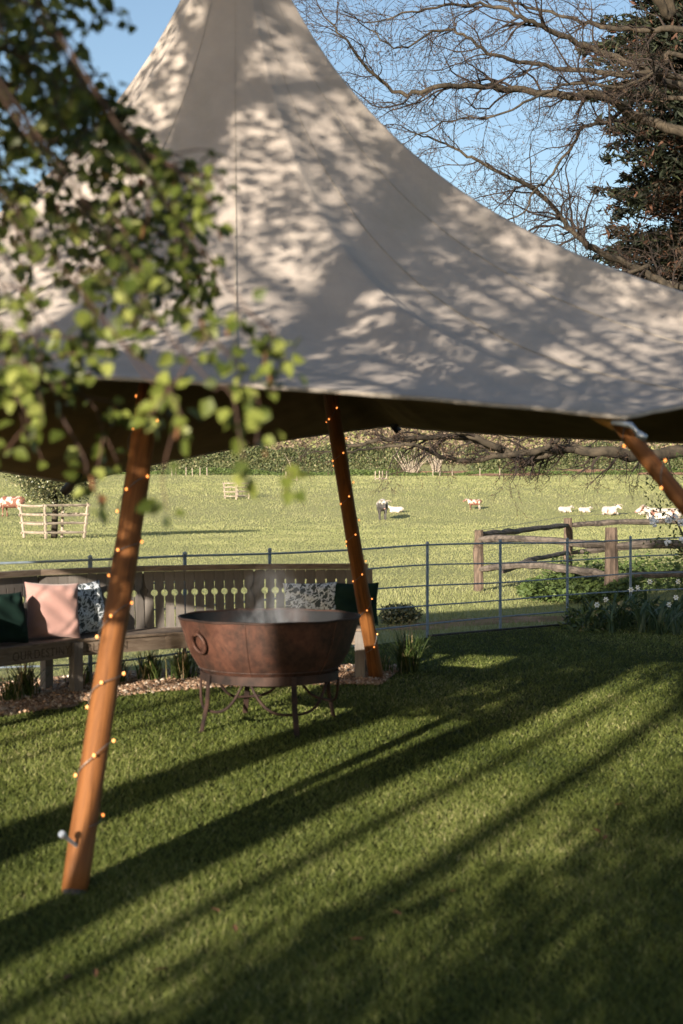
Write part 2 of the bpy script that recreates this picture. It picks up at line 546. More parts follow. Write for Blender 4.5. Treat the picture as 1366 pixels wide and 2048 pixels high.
M['blossom'] = simple('white_blossom', (0.62, 0.64, 0.68), (0.78, 0.80, 0.84), 40, 0.7, bmp=0.6, bd=0.01)
# lights
m, nt, b = nodes_of('warm_bulb')
b.inputs['Base Color'].default_value = (0.9, 0.5, 0.2, 1)
b.inputs['Emission Color'].default_value = (1.0, 0.30, 0.06, 1)
b.inputs['Emission Strength'].default_value = 1.0
M['bulb'] = m


# ------------------------------------------------------------------ terrain
PROF_Y = np.array([-80, 0, 62, 80, 92, 112, 150, 190, 215, 260, 330, 420, 700], float)
PROF_Z = np.array([0, 0, 0, 0.05, 0.2, 1.9, 3.3, 5.0, 6.6, 11.5, 19, 25, 30], float)


def ground_z(x, y):
    # smooth version of the profile
    s = 0.0
    for k, w in ((-9, .15), (-4, .22), (0, .26), (4, .22), (9, .15)):
        s = s + w * np.interp(np.asarray(y, float) + k * np.clip(np.asarray(y, float) / 120, 0, 1.2), PROF_Y, PROF_Z)
    far = np.clip((np.asarray(y, float) - 45) / 80, 0, 1)
    return s + far * 0.35 * np.sin(np.asarray(x, float) * 0.07 + 1.0) * np.cos(np.asarray(y, float) * 0.045)


ys = np.concatenate([np.linspace(-80, 0, 9), np.linspace(2, 60, 50), np.linspace(62, 240, 90), np.linspace(245, 700, 40)])
xs = np.concatenate([np.linspace(-400, -70, 18), np.linspace(-65, 65, 66), np.linspace(70, 400, 18)])
GX, GY = np.meshgrid(xs, ys)
GZ = ground_z(GX, GY)
nx, ny = len(xs), len(ys)
idx = np.arange(nx * ny).reshape(ny, nx)
q = np.stack([idx[:-1, :-1], idx[:-1, 1:], idx[1:, 1:], idx[1:, :-1]], -1).reshape(-1, 4)
tri = np.concatenate([q[:, [0, 1, 2]], q[:, [0, 2, 3]]])
field = link('field', np_mesh('field', np.stack([GX, GY, GZ], -1).reshape(-1, 3), tri, smooth=True), M['field'])
tag(field, kind='structure')

# the metal fence divides lawn and field
FENCE = [(-6.6, 11.9), (-5.5, 11.75), (-4.4, 11.75), (-3.3, 11.95), (-2.2, 12.45), (-1.46, 13.25), (-0.72, 14.25), (0.14, 15.35), (0.99, 16.4), (1.92, 17.2), (2.85, 17.95), (3.82, 18.8), (4.8, 19.6), (5.8, 20.4)]
mb = MB()
lawn_v = []
edge = [(-40, 12.2)] + [(x, y - 0.06) for x, y in FENCE] + [(40, 21)]
front = [(x, -40.0) for x, _ in edge]
n = len(edge)
mb.add([(x, y, 0.008) for x, y in front] + [(x, y, 0.008) for x, y in edge], [(i, i + 1, n + i + 1, n + i) for i in range(n - 1)])
tag(mb.build('lawn', M['lawn']), kind='structure')


def fence_y(x):
    e = np.array(edge)
    return np.interp(x, e[:, 0], e[:, 1])


BC = Vector((-0.1, 9.9, 0))         # centre of the curved bench and its gravel bed


def in_gravel(x, y):
    r = np.hypot(x - BC.x, y - BC.y)
    a = np.degrees(np.arctan2(y - BC.y, x - BC.x)) % 360
    w = 2.30 + 0.09 * np.sin(a * 0.11) + 0.04 * np.sin(a * 0.4) + 0.016 * np.maximum(a - 158, 0)
    return (r > w) & (r < 3.75) & (a > 79) & (a < 200)


def blades(P, h, w, lean=0.5, zoff=0.0):
    n = len(P)
    az = rng.random(n) * 2 * np.pi
    side = np.stack([np.cos(az), np.sin(az), np.zeros(n)], 1)
    la = rng.random(n) * 2 * np.pi
    ln = rng.random(n) * lean
    tip = np.stack([np.cos(la) * ln, np.sin(la) * ln, np.ones(n)], 1)
    v = np.empty((n, 3, 3))
    v[:, 0] = P - side * w[:, None] * .5
    v[:, 1] = P + side * w[:, None] * .5
    v[:, 2] = P + tip * h[:, None]
    t = np.arange(n * 3).reshape(n, 3)
    return v.reshape(-1, 3), t


# mown grass, denser near the camera
N = 640000
yy = 3.4 * (19.5 / 3.4) ** rng.random(N)
xx = (rng.random(N) * 2 - 1) * (0.30 * yy + 0.5)
ok = (yy < fence_y(xx) - 0.05) & ~in_gravel(xx, yy)
xx, yy = xx[ok], yy[ok]
sc_ = np.clip(yy / 6.0, 0.75, 2.2)
patch = 0.5 + 0.5 * np.sin(xx * 3.1 + np.sin(yy * 2.3)) * np.cos(yy * 1.7 + np.cos(xx * 2.1))
v, t = blades(np.stack([xx, yy, np.full_like(xx, 0.006)], 1), (0.014 + 0.018 * rng.random(len(xx))) * (0.75 + 0.35 * patch) * np.where(rng.random(len(xx)) < .03, 1.5, 1.0), (0.0032 + 0.0025 * rng.random(len(xx))) * sc_, 1.7)
big_ = np.zeros(len(xx))
for q_ in range(7):
    fx, fy, ph_ = rng.normal(0, 1.6), rng.normal(0, 1.1), rng.random() * 6.28
    big_ += np.sin(xx * fx + yy * fy + ph_) / 7
for q_ in range(9):
    fx, fy, ph_ = rng.normal(0, 7), rng.normal(0, 5), rng.random() * 6.28
    big_ += np.sin(xx * fx + yy * fy + ph_) / 14
rv = np.clip(0.36 + 0.10 * (patch - .5) + 0.34 * big_ + rng.normal(0, 0.24, len(xx)), 0, 1)
tag(link('mown_grass', np_mesh('mown_grass', v, t, np.repeat(rv, 3)), M['blade']), 'short mown green grass covering the garden lawn', 'grass', kind='stuff')

# pasture
N = 430000
yy = 12.5 * (182 / 12.5) ** rng.random(N)
xx = (rng.random(N) * 2 - 1) * (0.27 * yy + 1.0)
ok = (yy > fence_y(xx) + 0.06)
xx, yy = xx[ok], yy[ok]
patch = 0.5 + 0.5 * np.sin(xx * .9 + np.sin(yy * .6)) * np.cos(yy * .5 + np.cos(xx * .7))
near_rough = np.clip((27 - yy) / 8, 0, 1) * np.clip((xx + 1) / 3, 0, 1)
hh = (0.02 + 0.03 * rng.random(len(xx))) * (0.7 + 0.6 * patch) * (1 + 1.6 * near_rough * rng.random(len(xx))) * np.clip(yy / 40, 1, 3.0)
v, t = blades(np.stack([xx, yy, ground_z(xx, yy) - .004], 1), hh, np.clip(yy * 0.0004, 0.005, 0.055) * (0.7 + .6 * rng.random(len(xx))), 0.9)
rv = np.clip(0.2 + 0.45 * patch + rng.normal(0, 0.25, len(xx)) - 0.25 * near_rough, 0, 1)
tag(link('pasture_grass', np_mesh('pasture_grass', v, t, np.repeat(rv, 3)), M['pasture']), 'cropped yellow green pasture grass of the cattle field', 'grass', kind='stuff')

# worn earth by the fence, and the red bank under the far hedge
def blob_sheet(name, mat, cx, cy, rx, ry, rot=0, seed=0, dz=0.012):
    r = random.Random(seed)
    ph = [r.random() * 6.28 for _ in range(4)]
    vs = []
    for ring in (0.0, 0.5, 1.0):
        for k in range(36):
            a = k / 36 * 2 * math.pi
            q = 1 + .18 * math.sin(2 * a + ph[0]) + .14 * math.sin(3 * a + ph[1]) + .09 * math.sin(7 * a + ph[2])
            x, y = ring * q * rx * math.cos(a), ring * q * ry * math.sin(a)
            X = cx + x * math.cos(rot) - y * math.sin(rot)
            Y = cy + x * math.sin(rot) + y * math.cos(rot)
            vs.append((X, Y, float(ground_z(X, Y)) + dz - (0.02 if ring == 1.0 else 0)))
    b_ = MB()
    b_.add(vs, [(i * 36 + k, i * 36 + (k + 1) % 36, (i + 1) * 36 + (k + 1) % 36, (i + 1) * 36 + k) for i in range(2) for k in range(36)])
    return tag(b_.build(name, mat, smooth=True), kind='structure')


blob_sheet('bare_ground', M['soil'], 1.9, 18.6, 1.5, 0.55, 0.55, 3, 0.02)
blob_sheet('bare_ground', M['soil'], 0.9, 17.6, .5, 0.25, 0.6, 5, 0.02)
mb = MB()
for i in range(60):
    pass
pts_a, pts_b = [], []
for i in range(70):
    x = 4 + i * 0.75
    y0 = 181 + 2.5 * math.sin(i * .21) + 1.2 * math.sin(i * .9)
    y1 = 186.5 + 1.6 * math.sin(i * .33 + 2)
    pts_a.append((x, y0, float(ground_z(x, y0)) + 0.08))
    pts_b.append((x, y1, float(ground_z(x, y1)) + 0.55))
mb.add(pts_a + pts_b, [(i, i + 1, 70 + i + 1, 70 + i) for i in range(69)])
tag(mb.build('earth_bank', M['soil'], smooth=True), kind='structure')

# gravel bed
mb = MB()
NA = 70
vs, fs = [], []
for i in range(NA + 1):
    a = 79 + (200 - 79) * i / NA
    w = 2.30 + 0.09 * math.sin(a * 0.11) + 0.04 * math.sin(a * 0.4) + 0.016 * max(a - 158, 0)
    for r_ in (w, 3.75):
        vs.append((BC.x + r_ * math.cos(R(a)), BC.y + r_ * math.sin(R(a)), 0.014))
fs = [(2 * i, 2 * i + 1, 2 * i + 3, 2 * i + 2) for i in range(NA)]
mb.add(vs, fs)
tag(mb.build('gravel_path', M['gravel_bed']), kind='structure')
N = 12000
aa = rng.uniform(79, 200, N)
rr = 2.26 + 0.016 * np.maximum(aa - 158, 0) + (rng.random(N) ** 1.4) * 1.4
X, Y = BC.x + rr * np.cos(np.radians(aa)), BC.y + rr * np.sin(np.radians(aa))
octa = np.array([[1, 0, 0], [-1, 0, 0], [0, 1, 0], [0, -1, 0], [0, 0, 1], [0, 0, -1]], float)
ot = np.array([[0, 2, 4], [2, 1, 4], [1, 3, 4], [3, 0, 4], [2, 0, 5], [1, 2, 5], [3, 1, 5], [0, 3, 5]])
S = 0.007 + 0.02 * rng.random(N) ** 2
D = octa[None] * rng.uniform(0.6, 1.2, (N, 6, 1)) * S[:, None, None]
ca, sa = np.cos(rng.random(N) * 6.28), np.sin(rng.random(N) * 6.28)
D = np.stack([D[..., 0] * ca[:, None] - D[..., 1] * sa[:, None], D[..., 0] * sa[:, None] + D[..., 1] * ca[:, None], D[..., 2] * 0.7], -1)
D += np.stack([X, Y, 0.016 + rng.random(N) * 0.012], 1)[:, None, :]
tris = (np.arange(N)[:, None, None] * 6 + ot[None]).reshape(-1, 3)
tag(link('gravel_stones', np_mesh('gravel_stones', D.reshape(-1, 3), tris, np.repeat(rng.random(N), 6)), M['stone']), 'pinkish pea gravel spread under and in front of the bench', 'gravel', kind='stuff')

# ------------------------------------------------------------------ tipi
APEX = Vector((-0.655, 8.75, 5.88))
CL = Vector((-4.2, 6.9, 2.22)); F1 = at(1250, 830, 6.2); R1 = Vector((4.2, 8.6, 2.378)); B1 = Vector((3.6, 11.9, 2.06))
B3 = at(785, 848, 12.9); B6 = at(150, 962, 11.6); L1 = Vector((-5.6, 9.5, 2.35))


def ctrl(a, b_, mid):
    return mid * 2 - (a + b_) * 0.5


SPANS = [(CL, ctrl(CL, F1, at(5, 742, 6.1)), F1),
         (F1, Vector((2.08, 7.2, 2.165)), R1),
         (R1, Vector((3.9, 10.2, 2.25)), B1),
         (B1, ctrl(B1, B3, at(1050, 868, 12.35)), B3),
         (B3, ctrl(B3, B6, at(470, 893, 12.25)), B6),
         (B6, Vector((-3.2, 10.4, 1.93)), L1),
         (L1, Vector((-4.8, 8.1, 2.25)), CL)]
rim, corner_k = [], []
NS = 64
for a, c, b_ in SPANS:
    corner_k.append(len(rim))
    for i in range(NS):
        t = i / NS
        rim.append(a * (1 - t) ** 2 + c * 2 * t * (1 - t) + b_ * t * t)
NR = len(rim)
NU = 64


def g_prof(u):
    return 0.826 * (1 - (1 - u ** 0.639) ** 2.515) + 0.174 * u


def canvas_pt(k, u, lift=0.0):
    k0 = int(math.floor(k)) % NR
    fr = k - math.floor(k)
    r_ = rim[k0].lerp(rim[(k0 + 1) % NR], fr)
    x = APEX.x + (r_.x - APEX.x) * u
    y = APEX.y + (r_.y - APEX.y) * u
    z = APEX.z - (APEX.z - r_.z) * g_prof(u)
    ridge = 0.0
    for ck in corner_k:
        dk = (k - ck + NR / 2) % NR - NR / 2
        ridge += 0.13 * math.exp(-(dk / 5.1) ** 2) * math.sin(math.pi * min(1, u)) ** 0.8 * u
        ridge -= 0.05 * math.exp(-((abs(dk) - 12) / 6.4) ** 2) * math.sin(math.pi * min(1, u)) * u
    for ck in corner_k:
        dk = (k - ck + NR / 2) % NR - NR / 2
        ridge += 0.011 * math.sin(dk * 1.2 + ck) * math.exp(-(dk / 15.0) ** 2) * min(1, max(0, (u - .35) / .3)) * min(1, (1 - u) / .12 + .15)
    # slack folds that die out towards the peak
    fold = 0.012 * math.sin(k * 0.52 + 2.2 * math.sin(u * 5)) * u * u * math.sin(math.pi * min(u, 1))
    return Vector((x, y, z + ridge + fold + lift))


us = [0.012 + (1 - 0.012) * (i / (NU - 1)) ** 1.25 for i in range(NU)]
vs = [canvas_pt(k, u) for u in us for k in range(NR)]
fs = [(i * NR + k, i * NR + (k + 1) % NR, (i + 1) * NR + (k + 1) % NR, (i + 1) * NR + k) for i in range(NU - 1) for k in range(NR)]
tipi = empty('tipi_tent', (APEX.x, APEX.y, 0))
tag(tipi, 'large beige canvas tipi with raised sides and wooden poles standing on the lawn', 'tent')
TI = Matrix.Translation((-APEX.x, -APEX.y, 0))


def under(o, root):
    o.parent = root
    o.matrix_parent_inverse = Matrix.Translation(-Vector(root.location))
    return o


mb = MB(); mb.add(vs, fs)
canvas = under(mb.build('canvas', M['canvas'], smooth=True), tipi)
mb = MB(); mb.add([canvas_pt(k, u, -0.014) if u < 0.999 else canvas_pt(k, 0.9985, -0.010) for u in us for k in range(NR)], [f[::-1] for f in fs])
under(mb.build('canvas_underside', M['inner_shade'], smooth=True), tipi)['label'] = 'underside of the tent canvas with its shade coloured dark brown'
# rolled hem
mb = MB()
hem = [canvas_pt(k, 1.0, -0.012) for k in range(NR)] + [canvas_pt(0, 1.0, -0.012)]
mb.tube(hem, 0.013, 6, cap=False)
mb.build('hem', M['seam'], canvas, smooth=True)
# seams: doubled strips of canvas from the peak to the hem
for k in (44, 20.8, 83, 109, 160, 224, 288, 352, 400):
    b_ = MB()
    w = 0.2
    vv, ff = [], []
    for i, u in enumerate(us[3:]):
        ww = 0.016 / max(0.05, (rim[int(k)] - APEX).length * u * 0.034)
        ww = min(ww, 1.2)
        for s_, l_ in ((-ww / 2, .0005), (-ww / 2 + .02 * ww, .006), (ww / 2 - .02 * ww, .006), (ww / 2, .0005)):
            vv.append(canvas_pt(k + s_, u, l_ + 0.002))
    nn = len(us) - 3
    ff = [(i * 4 + j, i * 4 + j + 1, i * 4 + j + 5, i * 4 + j + 4) for i in range(nn - 1) for j in range(3)]
    b_.add(vv, ff)
    b_.build('seam', M['seam'], canvas, smooth=True)


def pole_mesh(a, b_, r0, r1, seed=0):
    r = random.Random(seed)
    a, b_ = Vector(a), Vector(b_)
    L = (b_ - a).length
    bw = MB()
    pts, rad = [], []
    n_ = 22
    for i in range(n_):
        t = i / (n_ - 1)
        off = Vector((math.sin(t * 5 + seed) * .006, math.cos(t * 4 + seed * 2) * .006, 0))
        pts.append((off.x, off.y, t * L))
        rad.append((r0 + (r1 - r0) * t) * (1 + r.uniform(-.025, .025)))
    bw.tube(pts, rad, 14)
    return bw.mesh('pole', smooth=False), a, (b_ - a).to_track_quat('Z', 'Y')


def add_pole(a, b_, r0, r1, seed=0, root=tipi, name='pole'):
    me, loc, q_ = pole_mesh(a, b_, r0, r1, seed)
    for p in me.polygons:
        p.use_smooth = len(p.vertices) == 4
    o = link(name, me, M['pole'], root)
    o.rotation_mode = 'QUATERNION'
    o.location = loc - Vector(root.location)
    o.rotation_quaternion = q_
    return o


NEAR0 = at(150, 1790, 5.75); NEAR0.z = 0.0


def pole_end(base, gap=0.07):
    """Where a pole aimed at the peak meets the canvas from below."""
    for i in range(200, 800):
        p = base.lerp(APEX, i / 1000)
        az = math.atan2(p.y - APEX.y, p.x - APEX.x)
        k = min(range(NR), key=lambda j: abs((math.atan2(rim[j].y - APEX.y, rim[j].x - APEX.x) - az + math.pi) % (2 * math.pi) - math.pi))
        rr = math.hypot(rim[k].x - APEX.x, rim[k].y - APEX.y)
        u = min(1, math.hypot(p.x - APEX.x, p.y - APEX.y) / rr)
        if p.z > canvas_pt(k, u).z - gap:
            return p
    return p


NEAR1 = pole_end(NEAR0)
FAR0 = at(752, 1357, 12.67); FAR0.z = 0.0
FAR1 = pole_end(FAR0)
SIDE0 = Vector((2.56, 5.3, 0.0))
SIDE1 = at(1243, 846, 6.4)
near_pole = add_pole(NEAR0, NEAR1, 0.054, 0.058, 1)
far_pole = add_pole(FAR0, FAR1, 0.064, 0.058, 2)
side_pole = add_pole(SIDE0, SIDE1, 0.042, 0.038, 3)
for base, c in ((Vector((5.4, 8.4, 0)), R1), (Vector((4.4, 12.7, 0)), B1), (Vector((-6.6, 9.4, 0)), L1), (Vector((-5.0, 6.1, 0)), CL)):
    add_pole(base, c - Vector((0, 0, 0.03)), 0.055, 0.05, 5)
# spigot where the side pole holds the canvas, and two short spars at the back corners
mb = MB()
mb.tube([F1 + Vector((-.05, .03, -.03)), F1 + Vector((.02, -.03, -.045)), F1 + Vector((.05, -.06, -.09))], [.012, .014, .011], 8)
mb.tube([F1 + Vector((.045, -.05, -.085)), F1 + Vector((.075, -.07, -.105))], [.018, .016], 8)
under(mb.build('spigot', M['steel'], smooth=True), tipi)
mb = MB()
d_ = (SIDE1 - SIDE0).normalized()
mb.tube([SIDE1 + d_ * 0.004, at(1228, 843, 6.45), at(1204, 838, 6.48), at(1180, 834, 6.52)], [.039, .041, .026, .005], 12)
under(mb.build('pole_tip', M['cut']), tipi)['label'] = 'pale tapered tip of the side pole under the hem'
for c, dv in ((B6, Vector((-.10, 0.0, -.10))), (B3, Vector((.06, 0, -.07)))):
    b_ = MB()
    b_.tube([c + Vector((.12, -.25, .17)), c + dv * .2, c + dv], [.045, .045, .035], 10)
    under(b_.build('corner_spar', M['iron_dark'], smooth=True), tipi)
for pb, pr, pe in ((NEAR0, .0552, NEAR1), (FAR0, .0652, FAR1)):
    b_ = MB(); dd_ = (pe - pb).normalized()
    b_.tube([pb - dd_ * .01, pb + dd_ * .012], [pr, pr], 14)
    under(b_.build('pole_foot', M['iron_dark']), tipi)
# iron peg driven through the near pole
mb = MB()
pk = NEAR0.lerp(NEAR1, 0.082)
mb.tube([pk + Vector((-.01, -.045, -.015)), pk + Vector((-.055, -.13, .055))], 0.008, 8)
mb.tube([pk + Vector((-.055, -.13, .055)), pk + Vector((-.061, -.141, .064))], 0.015, 10)
under(mb.build('peg', M['steel'], smooth=False), tipi)


def fairy_lights(a, b_, r_, turns, t0, t1, step, label, phase):
    a, b_ = Vector(a), Vector(b_)
    ax = (b_ - a)
    L = ax.length
    ax.normalize()
    e1 = ax.cross(Vector((0, 1, 0))).normalized()
    e2 = ax.cross(e1)
    root = empty('fairy_lights', a)
    tag(root, label, 'string lights', 'warm fairy light strings wound round the tent poles')
    pts = []
    n_ = int(turns * 26)
    for i in range(n_ + 1):
        t = t0 + (t1 - t0) * i / n_
        an = phase + 2 * math.pi * turns * i / n_ + 0.25 * math.sin(i * .37)
        pts.append(a + ax * (L * t) + (e1 * math.cos(an) + e2 * math.sin(an)) * (r_ + 0.005))
    b2 = MB(); b2.tube(pts, 0.0022, 5)
    under(b2.build('wire', M['wire']), root)
    # bulbs
    bm_ = MB(); bm_.lathe([(0.0008, -.007), (.0045, -.005), (.0062, 0), (.0045, .005), (.0008, .008)], 8)
    me = bm_.mesh('bulb', True)
    acc, last = 0.0, pts[0]
    for i, p in enumerate(pts):
        acc += (p - last).length
        last = p
        if acc > step:
            acc = 0.0
            t = t0 + (t1 - t0) * i / n_
            c = a + ax * (L * t)
            o = link('bulb', me, M['bulb'], root)
            o.location = p + (p - c).normalized() * 0.007 - Vector(root.location)


fairy_lights(NEAR0, NEAR1, 0.058, 7.2, 0.10, 0.97, 0.115, 'warm fairy lights wound round the near tent pole in the foreground lawn', 2.0)
fairy_lights(FAR0, FAR1, 0.062, 7.5, 0.10, 0.98, 0.105, 'warm fairy lights wound round the far tent pole beside the fire bowl', 0.5)
fairy_lights(SIDE0, SIDE1, 0.043, 6.0, 0.30, 0.985, 0.12, 'warm fairy lights wound round the slanting side pole by the rail fence', 1.2)

# ------------------------------------------------------------------ fire bowl
KC = Vector((-0.505, 10.0, 0))
kadai = empty('fire_bowl', KC)
tag(kadai, 'large round rusty iron fire bowl on a low iron stand on the lawn', 'fire bowl')
outer = [(0.02, .285), (.18, .295), (.31, .32), (.40, .355), (.465, .40), (.512, .455), (.557, .53), (.592, .62), (.616, .705), (.630, .75), (.637, .774)]
inner = [(.629, .776), (.620, .75), (.606, .705), (.582, .62), (.547, .53), (.502, .458), (.455, .408), (.39, .366), (.30, .333), (.17, .307), (.02, .298)]
mb = MB(); mb.lathe(outer, 72); bowl = mb.build('bowl', M['rust'], kadai, True)
for a in (18, 78, 138, 198, 258, 318):
    b_ = MB()
    b_.tube([((r_ + .001) * math.cos(R(a)), (r_ + .001) * math.sin(R(a)), z) for r_, z in outer[2:]], .004, 5)
    b_.build('weld_seam', M['rust'], bowl, True)
b_ = MB()
b_.tube([(.634 * math.cos(R(k * 5)), .634 * math.sin(R(k * 5)), .776 + .0025 * math.sin(k * .9)) for k in range(73)], .009, 7, cap=False)
b_.build('rim', M['shaded_rust'], bowl, True)
mb = MB(); mb.lathe([(.637, .774), (.634, .781), (.629, .776)] + inner[1:], 72)
mb.build('bowl_inside', M['soot'], kadai, True)['label'] = 'soot black inside of the bowl'
mb = MB(); mb.lathe([(.002, .47), (.25, .475), (.40, .455), (.50, .43)], 40); mb.build('ash', M['ash'], kadai, True)
mb = MB(); mb.lathe([(.476, .345), (.484, .345), (.487, .405), (.479, .405), (.476, .345)], 72)
mb.build('stand_ring', M['shaded_rust'], kadai, False)
LEGA = [216, 292, 36, 112]
for a in LEGA:
    ca, sa_ = math.cos(R(a)), math.sin(R(a))
    b_ = MB()
    tx, ty = -sa_, ca
    prof_ = [(0.490, 0.40), (0.505, 0.20), (0.548, 0.02), (0.585, 0.008)]
    pv = []
    for r_, z in prof_:
        for w_, dr in ((-.019, 0), (.019, 0), (.019, .010), (-.019, .010)):
            pv.append(((r_ + dr) * ca + tx * w_, (r_ + dr) * sa_ + ty * w_, z))
    pf = [(i * 4 + j, i * 4 + (j + 1) % 4, i * 4 + 4 + (j + 1) % 4, i * 4 + 4 + j) for i in range(3) for j in range(4)] + [(3, 2, 1, 0), (12, 13, 14, 15)]
    b_.add(pv, pf)
    b_.build('leg', M['shaded_rust'], kadai)
    # curved brace hung from the ring, passing behind the leg
    b_ = MB()
    pp = []
    for i in range(25):
        s_ = -1 + 2 * i / 24
        an = R(a) + s_ * R(34)
        rr_ = 0.482
        z = 0.15 + 0.195 * abs(s_) ** 3.2
        pp.append((rr_ * math.cos(an), rr_ * math.sin(an), z))
    b_.tube(pp, 0.010, 8)
    b_.build('brace', M['shaded_rust'], kadai, True)
# ring handles
for a in (222, 42, 300):
    if a == 300:
        continue
    b_ = MB()
    c = Vector((0.596 * math.cos(R(a)), 0.596 * math.sin(R(a)), 0.635))
    out = Vector((math.cos(R(a)), math.sin(R(a)), -0.38)).normalized()
    tx = Vector((-math.sin(R(a)), math.cos(R(a)), 0))
    up = tx.cross(out)
    if up.z < 0: up = -up
    pp = []
    for i in range(25):
        an = 2 * math.pi * i / 24
        pp.append(c + out * 0.022 + tx * math.cos(an) * .066 + up * (math.sin(an) * .072))
    b_.tube(pp, .012, 8, cap=False)
    rh = b_.build('ring_handle', M['rust'], kadai, True)
    b_ = MB()
    b_.tube([c + up * .075 - out * .015, c + up * .075 + out * .035], .02, 10)
    b_.build('handle_lug', M['rust'], rh)
# smoke
mb = MB()
mb.lathe([(0.01, 0.0), (.25, .02), (.33, .10), (.30, .22), (.24, .36), (.16, .50), (.02, .58)], 24)
m = bpy.data.materials.new('smoke'); m.use_nodes = True
nt = m.node_tree
nt.nodes.remove(nt.nodes['Principled BSDF'])
pv_ = nt.nodes.new('ShaderNodeVolumePrincipled')
pv_.inputs['Color'].default_value = (0.85, 0.90, 1.0, 1)
nz = noise(nt, 5.0, 4, 0.6, stretch=(1, 1, 0.55), dist=1.2)
mr = nt.nodes.new('ShaderNodeMapRange')
mr.inputs['From Min'].default_value = 0.47; mr.inputs['From Max'].default_value = 0.75
mr.inputs['To Min'].default_value = 0.0; mr.inputs['To Max'].default_value = 5.5
nt.links.new(nz, mr.inputs['Value'])
tcs = nt.nodes.new('ShaderNodeTexCoord')
mps = nt.nodes.new('ShaderNodeMapping'); mps.inputs['Scale'].default_value = (3.3, 3.3, 1.9); mps.inputs['Location'].default_value = (0, 0, -0.28)
nt.links.new(tcs.outputs['Object'], mps.inputs['Vector'])
grs = nt.nodes.new('ShaderNodeTexGradient'); grs.gradient_type = 'SPHERICAL'
nt.links.new(mps.outputs[0], grs.inputs['Vector'])
mus = nt.nodes.new('ShaderNodeMath'); mus.operation = 'MULTIPLY'
nt.links.new(mr.outputs[0], mus.inputs[0]); nt.links.new(grs.outputs['Fac'], mus.inputs[1])
nt.links.new(mus.outputs[0], pv_.inputs['Density'])
nt.links.new(pv_.outputs[0], nt.nodes['Material Output'].inputs['Volume'])
sm = mb.build('smoke', None, None, True)
sm.data.materials.append(m)
sm.location = KC + Vector((0.02, 0, 0.60))
tag(sm, 'thin pale smoke drifting up from the fire bowl', 'smoke', kind='stuff')

# ------------------------------------------------------------------ curved bench
bench = empty('garden_bench', BC)
tag(bench, 'long curved weathered oak bench with pierced plank backrest behind the fire bowl', 'bench')
BOUND = [84.0, 102.6, 121.2, 139.8, 158.4, 177.0, 195.6]
RB, RF = 3.17, 2.73


def pol(r_, a, z=0.0):
    return Vector((r_ * math.cos(R(a)), r_ * math.sin(R(a)), z))


PW = 2 * RB * math.sin(R(18.6 / 2)) / 11     # plank width
Z0, Z1 = 0.36, 0.955


def plank_mesh(left, right):
    """Outline with half of a keyhole (round eye and slot) cut in each side; 'heart' for the end joints, None for plain."""
    h = PW / 2
    g = 0.0045
    zc, rc = 0.765, 0.030

    def side(kind):
        pts = [(h - g * 0.3, Z0)]
        if kind == 'eye':
            pts += [(h - g * .3, 0.46), (h - 0.008, 0.462), (h - 0.008, zc - rc)]
            for i in range(7):
                an = -math.pi / 2 + math.pi * i / 6
                pts.append((h - 0.004 - rc * math.cos(an), zc + rc * math.sin(an)))
            pts += [(h - 0.008, zc + rc), (h - 0.008, 0.865), (h - g * .3, 0.868)]
        elif kind == 'heart':
            pts += [(h - g, 0.46), (h - 0.004, 0.70), (h - 0.022, 0.745), (h - 0.038, 0.775), (h - 0.036, 0.797), (h - 0.02, 0.805), (h - 0.004, 0.792), (h - g, 0.80)]
        pts += [(h - g * .3, Z1)]
        return pts
    rp = side(right)
    lp = [(-x, z) for x, z in side(left)]
    # strips between the left and right outline, level by level
    zs = sorted(set([z for _, z in rp] + [z for _, z in lp]))

    def xat(p, z, top):
        c = [(x, zz) for x, zz in p]
        for i in range(len(c) - 1):
            z0_, z1_ = c[i][1], c[i + 1][1]
            if z0_ <= z <= z1_ and z1_ > z0_:
                return c[i][0] + (c[i + 1][0] - c[i][0]) * (z - z0_) / (z1_ - z0_)
        return c[-1][0]
    zz = []
    for z in zs:
        zz.append(z)
    vs_, fs_ = [], []
    for z in zz:
        xl, xr = xat(lp, z, 0), xat(rp, z, 0)
        vs_ += [(xl, -.011, z), (xr, -.011, z), (xr, .011, z), (xl, .011, z)]
    for i in range(len(zz) - 1):
        for j in range(4):
            fs_.append((i * 4 + j, i * 4 + (j + 1) % 4, i * 4 + 4 + (j + 1) % 4, i * 4 + 4 + j))
    e_ = len(zz) * 4
    fs_ += [(3, 2, 1, 0), (e_ - 4, e_ - 3, e_ - 2, e_ - 1)]
    b2 = MB(); b2.add(vs_, fs_)
    me = b2.mesh('back_plank')
    me.materials.append(M['oak'])
    return me


